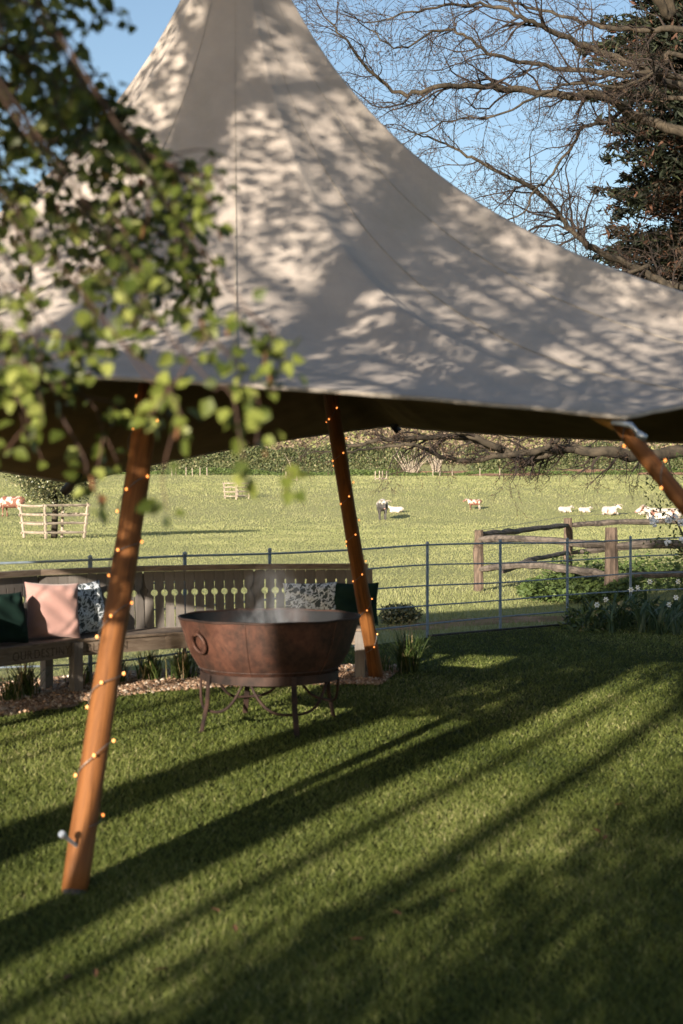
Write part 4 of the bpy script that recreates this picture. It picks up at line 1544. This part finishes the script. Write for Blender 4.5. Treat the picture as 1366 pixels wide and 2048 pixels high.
for k, (px, py, n_, L, dry, lab) in enumerate((
        (50, 1395, 120, .36, 26, 'grassy clump with dry stalks at the near end under the bench'),
        (20, 1405, 60, .26, 6, 'low grassy clump at the edge of the gravel under the bench'),
        (160, 1372, 70, .26, 4, 'small dark grassy clump just right of the bench leg'),
        (232, 1368, 110, .30, 8, 'grassy clump under the bench behind the near pole'),
        (300, 1362, 150, .34, 14, 'wide grassy clump under the bench left of the fire bowl'),
        (362, 1360, 150, .36, 22, 'grassy clump with tan stalks touching the fire bowl outline'),
        (430, 1352, 110, .32, 8, 'grassy clump under the bench behind the fire bowl'),
        (650, 1340, 70, .26, 2, 'small grassy clump under the far end of the bench'))):
    d = 1.6 * FPX / (py - 998)
    p = at(px, py, d)
    strap_plant(p.x, p.y, n_, L, lab, dry=dry, group='grassy clumps under the bench')
p = at(815, 1345, 13.1)
strap_plant(p.x, p.y, 190, .46, 'tall arching grass clump beside the foot of the far pole', .62, .010, 10, 'grass clump', name='grass_clump')
p = at(765, 1342, 13.0)
strap_plant(p.x, p.y, 50, .22, 'short grass tuft against the foot of the far pole', .6, .010, 0, 'grass clump', name='grass_clump')
# grey green low plant beyond the railing by the far pole
p = at(800, 1240, 18.2)
lp = empty('low_shrub', (p.x, p.y, 0)); tag(lp, 'low grey green shrub beyond the railing right of the far pole', 'shrub')
N = 1500
P_ = rand_dirs(N) * (rng.random(N) ** .4)[:, None] * np.array([.28, .22, .14]) + np.array([0, 0, .12])
P_[:, 2] = np.abs(P_[:, 2])
o = link('foliage', leaf_mesh('foliage', P_, rng.uniform(.03, .055, N)), M['holly']); o.parent = lp
b_ = MB()
for k in range(6):
    b_.tube([(0, 0, 0), (.2 * math.cos(k), .15 * math.sin(k), .2)], [.012, .005], 5)
b_.build('stem', M['bark'], lp)

# nettles and rough growth at the rail fence
N = 9000
aa = rng.random(N)
Xn = np.where(aa < .55, rng.uniform(2.9, 4.6, N), rng.uniform(4.0, 8.0, N)); Yn = np.where(aa < .55, rng.uniform(21.6, 23.6, N), rng.uniform(23.5, 28.5, N))
Hn = .42 * (0.6 + .4 * np.sin(Xn * 3) * np.cos(Yn * 2)) * rng.random(N) ** .6 * np.where(aa < .55, 1.0, 1.5)
tag(link('nettle_patch', leaf_mesh('nettle_patch', np.stack([Xn, Yn, Hn], 1), rng.uniform(.05, .11, N), nrm=rng.normal(size=(N, 3)) * .6 + np.array([0, -.3, 1])), M['nettle']), 'green nettles growing thick round the rail fence posts', 'nettles', kind='stuff')

# daffodils in front of the railing at the right
lf = MB()
segs = 5
vs_, fs_ = [], []
for i in range(segs + 1):
    t = i / segs
    x = .16 * t ** 2.2; z = .34 * (t - .30 * t ** 3)
    w_ = .011 * (1 - .8 * t ** 4)
    vs_ += [(x, -w_, z), (x - .003, 0, z - .002), (x, w_, z)]
for i in range(segs):
    for j in range(2):
        fs_.append((i * 3 + j, i * 3 + j + 1, i * 3 + 4 + j, i * 3 + 3 + j))
lf.add(vs_, fs_)
LEAFM = lf.mesh('leaf', True); LEAFM.materials.append(M['strap_obj'])
fl = MB()
for k in range(6):
    an = k * math.pi / 3
    c, s = math.cos(an), math.sin(an)
    pts = [(.006, 0), (.022, .013), (.038, .009), (.047, 0), (.038, -.009), (.022, -.013)]
    fl.add([(c * a_ - s * b2, -.002 * (k % 2), s * a_ + c * b2) for a_, b2 in pts], [(0, 1, 2, 3), (0, 3, 4, 5)])
PETM = fl.mesh('petals'); PETM.materials.append(M['petal'])
tr_ = MB(); tr_.lathe([(.006, 0), (.009, .008), (.011, .018), (.014, .022)], 10); TRM = tr_.mesh('trumpet', True); TRM.materials.append(M['trumpet'])
stm = MB(); stm.tube([(0, 0, 0), (.01, 0, .2), (.02, -.01, .335), (.015, -.035, .35)], .004, 5); STM = stm.mesh('stem', True); STM.materials.append(M['strap_obj'])
DAFF = [(1190, 1215, 17.2, 'white daffodil standing leftmost at the edge of the flower bed'), (1208, 1200, 18.0, 'white daffodil beside the foot of the brown fence post'),
        (1258, 1180, 18.0, 'white daffodil in front of the railing post right of the brown post'), (1272, 1176, 18.6, 'small white daffodil just right of the railing post flower'),
        (1296, 1164, 18.2, 'white daffodil highest in the bed under the rails'), (1352, 1164, 18.0, 'white daffodil highest at the picture edge'),
        (1334, 1210, 17.2, 'white daffodil low among the strap leaves near the picture edge'), (1348, 1196, 17.6, 'small white daffodil between the leaves near the picture edge'),
        (1225, 1240, 16.9, None), (1285, 1235, 16.9, None), (1322, 1238, 16.7, None), (1356, 1240, 16.6, None), (1240, 1215, 17.4, None), (1308, 1215, 17.3, None), (1178, 1246, 17.2, None)]
rd = random.Random(3)
for k, (px, py, d, lab) in enumerate(DAFF):
    p = at(px, py, d)
    root = empty('daffodil', (p.x, p.y, .008))
    sc2 = 1.0
    if lab:
        sc2 = max(.9, p.z / .35)
        tag(root, lab, 'daffodil', 'white daffodils in the bed by the railing')
    else:
        tag(root, 'leafy daffodil plant without open flower in the bed by the railing', 'daffodil', 'white daffodils in the bed by the railing')
        sc2 = rd.uniform(1.0, 1.5)
    for j in range(13):
        o_ = link('leaf', LEAFM, None, root)
        s2 = rd.uniform(.75, 1.25) * min(sc2, 1.45)
        o_.rotation_euler = (rd.uniform(-.25, .25), rd.uniform(-.35, .3), rd.uniform(0, 6.28))
        o_.scale = (s2, s2 * 1.15, s2)
        o_.location = (rd.uniform(-.06, .06), rd.uniform(-.06, .06), 0)
    if lab:
        o_ = link('stem', STM, None, root); o_.scale = (1, 1, sc2)
        Mx = Matrix.Translation((.015, -.04, .35 * sc2)) @ Matrix.Rotation(rd.uniform(-.5, .5), 4, 'Z') @ Matrix.Rotation(rd.uniform(-.3, .2), 4, 'X') @ Matrix.Scale(.8, 4)
        fo_ = child_at('petals', PETM, None, root, Mx)
        child_at('trumpet', TRM, None, fo_, Matrix.Rotation(R(90), 4, 'X'))
# dark ground plants filling the bed
N = 2600
Xn = rng.uniform(2.75, 6.2, N); Yn = fence_y(Xn) - rng.uniform(.1, 1.1, N)
tag(link('bed_foliage', leaf_mesh('bed_foliage', np.stack([Xn, Yn, rng.random(N) ** 1.5 * .26], 1), rng.uniform(.05, .12, N), aspect=.4, nrm=rng.normal(size=(N, 3)) + np.array([0, -.4, .6])), M['strap']), 'dark low foliage filling the flower bed below the railing', 'plants', kind='stuff')

# white flowering shrub entering from the right
vb = empty('flowering_shrub', (5.0, 17.8, 0)); tag(vb, 'shrub with round white flower heads hanging over the rail fence at the picture edge', 'shrub')
stems = [((1400, 1240), (1380, 1120), (1350, 1040), (1300, 1020)), ((1400, 1240), (1385, 1100), (1370, 1000), (1335, 985)), ((1410, 1240), (1390, 1150), (1355, 1095), (1310, 1085)), ((1410, 1240), (1380, 1060), (1330, 940), (1298, 975)), ((1420, 1240), (1400, 1100), (1390, 950), (1370, 900))]
Lp = []
for st in stems:
    P = smooth_path([at(x, y, 17.8 + .1 * math.sin(x)) for x, y in st], 14)
    b_ = MB(); b_.tube(P, [.02 * (1 - .8 * i / 13) for i in range(14)], 6)
    under(b_.build('stem', M['bark'], smooth=True), vb)
    for p in P[5:]:
        for j in range(16):
            Lp.append(p + Vector((rd.gauss(0, .075), rd.gauss(0, .075), rd.gauss(0, .075))))
Lp = np.array(Lp)
o = link('foliage', leaf_mesh('foliage', Lp, rng.uniform(.035, .065, len(Lp)), aspect=.42), M['strap']); under(o, vb)
for px, py, rr2 in ((1309, 1046, .055), (1337, 1040, .045), (1349, 1035, .045), (1336, 1086, .045), (1362, 1045, .05), (1366, 1080, .05), (1303, 1037, .035)):
    c = at(px, py, 17.7)
    b_ = MB()
    for j in range(16):
        q_ = Vector((rd.gauss(0, 1), rd.gauss(0, 1), rd.gauss(0, 1))).normalized() * rr2 * .75
        n_ = 6
        for (dx, dy, dz) in ((0, 0, 0),):
            b_.lathe([(.001, -rr2 * .36), (rr2 * .3, -rr2 * .2), (rr2 * .36, 0), (rr2 * .3, rr2 * .2), (.001, rr2 * .36)], 6, c + q_)
    under(b_.build('flower_head', M['blossom'], smooth=False), vb)


# ------------------------------------------------------------------ cattle
def capsule(mbx, a, b_, ra, rb, n=10, sq=1.0):
    a, b_ = Vector(a), Vector(b_)
    ax = (b_ - a).normalized()
    pts, rad = [], []
    for s_ in (-1, -.87, -.5, 0):
        pts.append(a + ax * s_ * ra); rad.append(max(.004, ra * math.sqrt(max(0, 1 - s_ * s_))))
    for s_ in (0, .5, .87, 1):
        pts.append(b_ + ax * s_ * rb); rad.append(max(.004, rb * math.sqrt(max(0, 1 - s_ * s_))))
    mbx.tube(pts, rad, n, True)


def coat(name, dark, white, seed, mode='patch', thr=.5):
    m, nt, b = nodes_of(name)
    n1 = noise(nt, 2.1, 3, .55, stretch=(1, 1, .8))
    nt.nodes[-1]
    mpn = [x for x in nt.nodes if x.type == 'MAPPING'][0]
    mpn.inputs['Location'].default_value = (seed * 3.7, seed * 1.3, seed)
    n2 = noise(nt, 14, 3)
    src = n1
    if mode == 'back':
        tc = nt.nodes.new('ShaderNodeTexCoord')
        sx = nt.nodes.new('ShaderNodeSeparateXYZ'); nt.links.new(tc.outputs['Object'], sx.inputs[0])
        ma = nt.nodes.new('ShaderNodeMath'); ma.operation = 'MULTIPLY_ADD'
        ma.inputs[1].default_value = -.75; ma.inputs[2].default_value = 0.80
        nt.links.new(sx.outputs['Z'], ma.inputs[0])
        mb_ = nt.nodes.new('ShaderNodeMath'); mb_.operation = 'MULTIPLY_ADD'; mb_.inputs[1].default_value = .95
        nt.links.new(n1, mb_.inputs[0]); nt.links.new(ma.outputs[0], mb_.inputs[2])
        src = mb_.outputs[0]
    col = ramp(nt, src, [(thr - .02, white), (thr + .03, dark)])
    nt.links.new(mixc(nt, .12, col, ramp(nt, n2, [(.3, dark), (.7, white)])), b.inputs['Base Color'])
    b.inputs['Roughness'].default_value = .8
    bump(nt, b, n2, .3, .01)
    return m


def cow(pose, scale, loc, rz, mat, label, horns=True):
    """Facing +X. One continuous skin from fused volumes, then horns and ears as parts."""
    b2 = MB()
    lying = pose == 'lying'
    H = 0.43 if lying else 1.02
    # barrel, chest, rump
    capsule(b2, (-.62, 0, H), (.45, 0, H - .02), .33, .34, 14)
    capsule(b2, (-.30, 0, H - .08), (.25, 0, H - .10), .36, .35, 14)
    capsule(b2, (-.70, 0, H + .10), (-.45, 0, H + .10), .24, .24)
    capsule(b2, (.42, 0, H + .12), (.55, 0, H - .10), .24, .25)
    capsule(b2, (-.5, 0, H + .17), (.45, 0, H + .18), .13, .14)
    if pose == 'grazing':
        hd0, hd1 = Vector((1.02, 0, .42)), Vector((1.14, 0, .12))
    elif pose == 'front':
        hd0, hd1 = Vector((.98, .05, H + .10)), Vector((1.22, .06, H - .22))
    elif lying:
        hd0, hd1 = Vector((.92, .10, H + .34)), Vector((1.26, .16, H + .16))
    else:
        hd0, hd1 = Vector((.98, 0, H + .28)), Vector((1.32, .02, H + .08))
    capsule(b2, (.52, 0, H + .10), hd0, .22, .15)
    capsule(b2, hd0, hd1, .135, .09)
    capsule(b2, hd0 + Vector((0, 0, .03)), hd0.lerp(hd1, .45), .13, .11)
    capsule(b2, (.5, 0, H - .28), (.62, 0, H - .12), .10, .10)      # dewlap
    # tail
    b2.tube([(-.94, 0, H + .22), (-1.02, .02, H), (-1.01, .03, H - .38), (-.99, .03, max(.06, H - .62))], [.035, .028, .022, .03], 7)
    if lying:
        for s_ in (-1, 1):
            capsule(b2, (.42, .22 * s_, .30), (.70, .30 * s_, .12), .13, .07)
            capsule(b2, (.70, .30 * s_, .12), (.36, .34 * s_, .06), .065, .045)
            capsule(b2, (-.55, .24 * s_, .33), (-.18, .40 * s_, .20), .19, .10)
            capsule(b2, (-.18, .40 * s_, .18), (-.52, .44 * s_, .07), .075, .05)
            capsule(b2, (-.52, .44 * s_, .06), (-.22, .46 * s_, .05), .05, .045)
    else:
        st = .10 if pose == 'front' else .05
        for s_ in (-1, 1):
            f = st * s_
            capsule(b2, (.42, .19 * s_, H - .15), (.44 + f, .18 * s_, .52), .15, .075)
            capsule(b2, (.44 + f, .18 * s_, .52), (.42 + f * 1.6, .17 * s_, .10), .062, .045)
            capsule(b2, (.42 + f * 1.6, .17 * s_, .09), (.45 + f * 1.6, .17 * s_, .05), .055, .055)
            capsule(b2, (-.60, .18 * s_, H), (-.50 - f, .21 * s_, .66), .20, .11)
            capsule(b2, (-.50 - f, .21 * s_, .66), (-.70 - f, .19 * s_, .44), .085, .06)
            capsule(b2, (-.70 - f, .19 * s_, .44), (-.66 - f, .18 * s_, .10), .055, .045)
            capsule(b2, (-.66 - f, .18 * s_, .09), (-.62 - f, .18 * s_, .05), .055, .055)
    me = b2.mesh('tmp')
    tmp = bpy.data.objects.new('tmp', me)
    COL.objects.link(tmp)
    md = tmp.modifiers.new('r', 'REMESH'); md.mode = 'VOXEL'; md.voxel_size = .035
    ms = tmp.modifiers.new('s', 'SMOOTH'); ms.iterations = 5; ms.factor = .5
    dg = bpy.context.evaluated_depsgraph_get()
    nm = bpy.data.meshes.new_from_object(tmp.evaluated_get(dg))
    bpy.data.objects.remove(tmp)
    nm.polygons.foreach_set('use_smooth', [True] * len(nm.polygons))
    nm.materials.clear(); nm.materials.append(mat)
    name = 'cow' if horns else 'calf'
    root = empty(name, loc, rz)
    root.scale = (scale,) * 3
    tag(root, label, name, 'cattle in the pasture')
    o_ = link('body', nm, None, root)
    for s_ in (-1, 1):
        b3 = MB()
        e0 = hd0 + Vector((-.04, .12 * s_, .04))
        b3.tube([e0, e0 + Vector((-.03, .10 * s_, .0)), e0 + Vector((-.04, .20 * s_, -.03))], [.025, .06, .01], 7, squash=.4)
        b3.build('ear', mat, root, True)
        if horns:
            b3 = MB()
            h0 = hd0 + Vector((-.02, .09 * s_, .10))
            b3.tube([h0, h0 + Vector((.02, .20 * s_, .04)), h0 + Vector((.12, .32 * s_, -.02)), h0 + Vector((.22, .34 * s_, -.10))], [.04, .035, .025, .008], 7)
            b3.build('horn', M['pale_timber'], root, True)
    for s_ in (-1, 1):
        b3 = MB()
        ec = hd0.lerp(hd1, .35) + Vector((.02, .105 * s_, .04))
        b3.lathe([(.002, -.016), (.014, -.008), (.016, 0), (.014, .008), (.002, .016)], 8, ec)
        b3.build('eye', M['iron_dark'], root, True)
    b3 = MB()
    dd = (hd1 - hd0).normalized()
    capsule(b3, hd1 + dd * .02 + Vector((0, 0, -.005)), hd1 + dd * .055, .072, .06)
    b3.build('muzzle', M['muzzle'], root, True)
    return root


M['muzzle'] = simple('muzzle_skin', (0.22, 0.12, 0.10), (0.36, 0.22, 0.18), 12, .5, bmp=.1)
RED, WH, BK = (.15, .045, .024), (.42, .385, .335), (.022, .020, .022)
c1_ = coat('red_and_white_coat', RED, WH, 1.0, thr=.46)
c2_ = coat('white_coat_red_flecks', RED, WH, 2.0, thr=.58)
c3_ = coat('black_coat_white_back', BK, WH, 3.0, 'back', .50)
c4_ = coat('white_coat', (.55, .33, .24), WH, 4.0, thr=.68)


def place(px, py, d):
    p = at(px, py, d)
    return (p.x, p.y, float(ground_z(p.x, p.y)))


cow('grazing', 1.0, place(22, 1040, 93), R(180 - 12), c1_, 'red and white cow grazing behind the nearest timber guard')
cow('front', 1.02, place(765, 1046, 92), R(-88), c3_, 'black cow with white back walking straight towards the viewer')
cow('lying', .55, place(792, 1026, 98), R(165), c4_, 'white calf lying in the grass beside the black cow', False)
cow('standing', .56, place(948, 1026, 100), R(180), c1_, 'red and white calf standing in side view in mid field', False)
cow('lying', .55, place(1131, 1027, 98), R(20), c4_, 'white calf lying flat, first of the row resting above the rail fence', False)
cow('lying', .48, place(1170, 1028, 98), R(15), c4_, 'small white calf lying second in the resting row above the rail fence', False)
cow('lying', .80, place(1220, 1028, 96), R(-62), c2_, 'pale cow lying down facing the viewer above the brown fence post')
cow('lying', .52, place(1285, 1030, 96), R(100), c4_, 'white calf lying with its back turned, next to the large red flecked cow', False)
cow('lying', 1.25, place(1325, 1035, 88), R(172), c2_, 'large red flecked cow resting with raised head at the picture edge')

# ------------------------------------------------------------------ birch in the foreground
birch = empty('birch_tree', (-3.0, 1.2, 0))
tag(birch, 'birch tree with drooping leafy branches hanging into the near foreground', 'tree')
r = random.Random(21)
b_ = MB()
b_.tube(limb_points([(-3.0, 1.2, -.1), (-2.95, 1.2, 2), (-2.8, 1.25, 4.5), (-2.7, 1.2, 7.5), (-2.6, 1.3, 10)], 18, .02, r), [.17 - .008 * i for i in range(18)], 14)
under(b_.build('trunk', M['birch_bark'], smooth=True), birch)
ENDS = [(240, 70), (215, 165), (335, 190), (300, 300), (345, 335), (385, 395), (470, 435), (430, 475), (400, 520), (480, 600), (440, 565), (335, 640), (425, 700), (640, 800), (585, 770), (495, 890), (405, 930), (370, 870), (235, 925), (160, 940), (90, 930), (55, 880), (15, 925), (130, 850), (215, 770), (330, 750), (265, 445), (180, 360), (150, 240), (85, 125), (60, 300), (95, 470), (150, 585), (40, 640), (250, 560), (195, 660), (30, 60), (110, 20), (20, 190), (30, 420), (120, 330), (330, 480), (350, 590), (70, 560), (130, 100), (60, 10), (200, 260), (240, 330), (300, 520), (180, 480), (20, 760), (90, 790), (420, 830), (285, 640)]
leafP, leafA, leafN, leafD = [], [], [], []
tws = MB()
hub = Vector((-1.9, 1.9, 4.1))
hubs = []
for k in range(7):
    h1 = Vector((-1.35 + .12 * k, 1.75 + .2 * (k % 4), 3.0 + .10 * k))
    bz = MB()
    P = limb_points([(-2.85, 1.2, 3.1 + .3 * k), (-2.3, 1.45, 3.5 + .22 * k), h1], 12, .015, r)
    bz.tube(P, [.045 - .0028 * i for i in range(12)], 8)
    under(bz.build('limb', M['birch_bark'], smooth=True), birch)
    hubs.append(h1)


def spray(P, n_leaf, size):
    """Leaves along a twig, on short stalks, hanging."""
    for j in range(n_leaf):
        t = r.uniform(.12, 1.0)
        f = t * (len(P) - 1)
        i = min(int(f), len(P) - 2)
        p = P[i].lerp(P[i + 1], f - i)
        ax = Vector((r.gauss(0, .55), r.gauss(0, .55), r.gauss(-.55, .45))).normalized()
        p = p + ax * .014 + Vector((r.gauss(0, .006),) * 3)
        leafP.append(p); leafA.append(ax)
        leafN.append(Vector((r.gauss(0, .7), r.gauss(-.75, .6), r.gauss(.45, .6))))
        leafD.append(size * r.uniform(.75, 1.2))


for k, (ex_, ey_) in enumerate(ENDS):
    if ey_ > 640 and k % 3 == 1:
        continue
    if ey_ < 640 and k % 6 == 2:
        continue
    if ey_ < 640:
        ex_ = ex_ * .88 - 12
    d = r.uniform(2.9, 4.1) if ey_ < 620 else r.uniform(2.4, 3.1)
    end = at(ex_, ey_, d)
    h1 = min(hubs, key=lambda q_: (q_ - end).length + r.uniform(0, .3))
    drop = at(ex_ - r.uniform(90, 170), ey_ - r.uniform(150, 260), d - r.uniform(-.1, .15))
    midp = h1.lerp(drop, .55) + Vector((-.12, 0, .12))
    P = limb_points([h1, midp, drop, drop.lerp(end, .55) + Vector((.015, 0, .02)), end], 26, .004, r)
    tws.tube(P, [.0026 * (1 - .7 * i / 25) for i in range(26)], 5, cap=False)
    tail = P[12:]
    spray(tail, 19 if ey_ < 620 else 9, .034)
    for j in range(9 if ey_ < 620 else 3):
        i = r.randint(11, 24)
        t = (P[i + 1] - P[i]).normalized()
        sd = Vector((r.gauss(0, .7), r.gauss(0, .8), r.gauss(-.1, .5)))
        q1 = P[i] + (t * .6 + sd).normalized() * r.uniform(.05, .14)
        q2 = q1 + Vector((r.gauss(0, .02), r.gauss(0, .02), -r.uniform(.03, .09)))
        S_ = smooth_path([P[i], q1, q2], 7)
        tws.tube(S_, [.002, .0019, .0018, .0017, .0016, .0015, .0013], 4, cap=False)
        spray(S_, 8, .032)
under(tws.build('twigs', M['birch_twig'], smooth=True), birch)['kind'] = 'stuff'
# the largest leaves are parts of their own, sharing one mesh
lv, lt = leaf_arrays(np.array([[0, 0, 0.]]), 1.0, aspect=.78, nrm=np.array([[0, -1., 0]]), axis=np.array([[0, 0, 1.]]), fold=.16)
ONE = np_mesh('leaf', lv, lt); ONE.materials.append(M['birch_leaf_one'])


def in_frame(p):
    if p.y < .3: return False
    x, y = p.x / p.y * FPX + 683, 998 - (p.z - EYE) / p.y * FPX
    return -20 < x < 1386 and -20 < y < 2068


order = sorted(range(len(leafP)), key=lambda i: (0 if in_frame(leafP[i]) else 1, leafP[i].y / leafD[i]))
big = set(order[:300])
rest = []
for i in range(len(leafP)):
    if i in big:
        A = leafA[i]; Nn = leafN[i].normalized()
        A = (A - Nn * A.dot(Nn)).normalized()
        B = Nn.cross(A)
        Mx = Matrix((-B, -Nn, A)).transposed().to_4x4()
        Mx = Matrix.Translation(leafP[i] - Vector(birch.location)) @ Mx @ Matrix.Scale(leafD[i], 4)
        child_at('leaf', ONE, None, birch, Mx)
    else:
        rest.append(i)
o = link('foliage', leaf_mesh('foliage', np.array([leafP[i] for i in rest]), np.array([leafD[i] for i in rest]), aspect=.78, nrm=np.array([leafN[i] for i in rest]), axis=np.array([leafA[i] for i in rest]), fold=.16), M['birch_leaf'])
under(o, birch)['kind'] = 'stuff'
cat = MB(); cat.tube([(0, 0, 0), (.002, 0, -.012), (.001, 0, -.03), (0, 0, -.04)], [.002, .0045, .0045, .0015], 7)
CATM = cat.mesh('catkin', True)
for k in range(24):
    i = order[r.randrange(0, 700)]
    o_ = link('catkin', CATM, M['catkin'], birch)
    o_.location = leafP[i] - Vector(birch.location)
    o_.rotation_euler = (r.uniform(-.3, .3), r.uniform(-.3, .3), 0)
    o_.scale = (.75,) * 3


def crown_points(n_clump, per, sampler, spread):
    C = np.array([sampler() for _ in range(n_clump)])
    P_ = np.repeat(C, per, axis=0) + rng.normal(size=(n_clump * per, 3)) * np.array([spread, spread, spread * .55])
    return P_


def ell(cx, cy, cz, rx, ry, rz_, rr3):
    def f():
        while True:
            u = np.array([rr3.uniform(-1, 1) for _ in range(3)])
            if u @ u <= 1:
                return (cx + u[0] * rx, cy + u[1] * ry, cz + u[2] * rz_)
    return f


rr3 = random.Random(77)
P_ = np.concatenate([crown_points(600, 34, ell(-2.6, 1.7, 5.6, 3.3, 1.9, 2.8, rr3), .15),
                     crown_points(150, 40, ell(-1.15, .2, 3.3, 1.5, 1.2, .65, rr3), .13),  # unseen low clumps added to shade the slanting side pole
                     crown_points(85, 50, ell(-3.0, 1.9, 2.85, .5, .6, .7, rr3), .11)])  # unseen leaf curtain added to darken the upper near pole
keep = np.ones(len(P_), bool)
vis = (P_[:, 1] > .2) & (np.abs(P_[:, 0] / np.maximum(P_[:, 1], .2)) < .27) & ((P_[:, 2] - EYE) / np.maximum(P_[:, 1], .2) < .38)
o = link('crown', quad_mesh('crown', P_[~vis], rng.uniform(.05, .085, int((~vis).sum())), .75), M['birch_leaf']); under(o, birch)


# ------------------------------------------------------------------ trees standing behind the viewer, whose shade falls on lawn and canvas
def shade_tree(x, y, h, r0, crown, label, seed, n_clump=150, per=36, size=(.05, .09)):
    rr = random.Random(seed)
    t = empty('garden_tree', (x, y, 0))
    tag(t, label, 'tree', 'garden trees behind the viewer')
    b2 = MB()
    b2.tube(limb_points([(0, 0, -.1), (.10, 0, h * .16), (-.06, .03, h * .34), (.09, 0, h * .52), (-.04, .03, h * .7), (.05, 0, h)], 14, .03, rr), [r0 * (1 - .03 * i) for i in range(14)], 12)
    b2.build('trunk', M['bark'], t, True)
    cx, cy, cz, rx, ry, rz_ = crown
    for k in range(9):
        b2 = MB()
        an = k * 2.4 + seed
        z = cz - rz_ * .8 + k * rz_ * .17
        b2.tube(limb_points([(0, 0, z), (rx * .4 * math.cos(an), ry * .4 * math.sin(an), z + .6), (rx * .85 * math.cos(an), ry * .85 * math.sin(an), z + 1.1)], 8, .04, rr), [r0 * .35 * (1 - .11 * i) for i in range(8)], 7)
        b2.build('limb', M['bark'], t, True)
    PP = crown_points(n_clump, per, ell(cx, cy, cz, rx, ry, rz_, rr), .30)
    o_ = link('crown', quad_mesh('crown', PP, rng.uniform(size[0], size[1], len(PP)), .7), M['oak_leaf'])
    o_.parent = t


def on_line(x0, y):
    """Ground point on the shadow line that meets the viewer's row (y=0) at x0."""
    return x0 + math.tan(SUN_AZ) * y, y


for k, (x0, y, h, r0, crown, nc) in enumerate((
        (-3.37, -6.0, 9.5, .17, (0.5, 0, 7.0, 2.2, 2.2, 2.1), 34),
        (-4.46, -3.2, 9.5, .25, (0.4, 0, 7.9, 1.5, 1.5, 1.3), 26),
        (-2.92, -9.5, 10, .07, (0.9, 0, 7.9, 2.2, 2.4, 2.1), 30),
        (-6.25, -6.0, 5.5, .06, (0.0, 0, 4.9, .7, .7, .5), 10),
        (-2.35, -11.5, 10, .11, (1.2, 0, 8.0, 2.2, 2.0, 2.2), 30),
        (-5.75, -4.0, 5.0, .045, (0.0, 0, 4.6, .5, .5, .4), 6),
        (-6.9, -5.0, 5.0, .05, (0.0, 0, 4.6, .5, .5, .4), 6),
        )):
    x, y = on_line(x0, y)
    shade_tree(x, y, h, r0, crown, ['stout garden tree nearest behind the viewer', 'second stout garden tree further behind the viewer', 'slender tall garden tree behind the viewer', 'small thin young tree at the side behind the viewer', 'farthest of the garden trees behind the viewer', 'thin leaning sapling behind the viewer', 'thinnest bare pole of a tree behind the viewer'][k], 30 + k, nc)
# unseen broad shrub added behind the viewer, shaped to darken the nearest lawn corner
x, y = on_line(-.15, -4.6)
sh = empty('shade_shrub', (x, y, 0)); tag(sh, 'unseen leafy shrub added behind the viewer to shade the near lawn', 'shrub')
N = 30000
U = rng.uniform(-1, 1, (N, 3)) * np.array([2.2, 1.0, 1]) 
U[:, 2] = (U[:, 2] * .5 + .5) ** .8 * (3.05 + .3 * np.sin(U[:, 0] * 4) + .2 * np.sin(U[:, 0] * 9 + 1) - .10 * U[:, 0] ** 2)
U[:, :2] += rng.normal(0, .12, (N, 2))
U = U[U[:, 2] > .05]
o = link('crown', quad_mesh('crown', U, rng.uniform(.06, .11, len(U)), .6), M['oak_leaf']); o.parent = sh
b_ = MB()
for k in range(7):
    b_.tube([(0, 0, 0), (.5 * math.cos(k * .9), .4 * math.sin(k * .9), .9), (.9 * math.cos(k * .9), .7 * math.sin(k * .9), 1.9)], [.05, .035, .01], 6)
b_.build('stem', M['bark'], sh, True)

# fallen brown leaves on the lawn
fb = MB()
fb.add([(-.035, 0, 0), (-.01, .010, .006), (.02, .011, .009), (.04, 0, .004), (.02, -.010, .008), (-.01, -.011, .005)], [(0, 1, 2, 3), (0, 3, 4, 5)])
M['litter'] = simple('dead_leaf', (0.07, 0.035, 0.018), (0.15, 0.075, 0.035), 30, 0.9, bmp=0.2)
FBM = fb.mesh('fallen_leaf'); FBM.materials.append(M['litter'])
FL = [(200, 2010), (430, 1838), (470, 1875), (320, 1960), (190, 1968), (135, 1975), (1240, 1622), (1210, 1690), (1192, 1675), (715, 1898), (795, 1845), (905, 1800)]
for k, (px, py) in enumerate(FL):
    d = 1.6 * FPX / (py - 998)
    p = at(px, py, d)
    o_ = link('fallen_leaf', FBM, None)
    o_.location = (p.x, p.y, .034)
    o_.rotation_euler = (r.uniform(-.3, .3), r.uniform(-.3, .3), r.uniform(0, 6))
    o_.scale = (.8,) * 3
    tag(o_, 'small curled brown leaf fallen on the mown lawn', 'leaf', 'fallen leaves on the lawn')
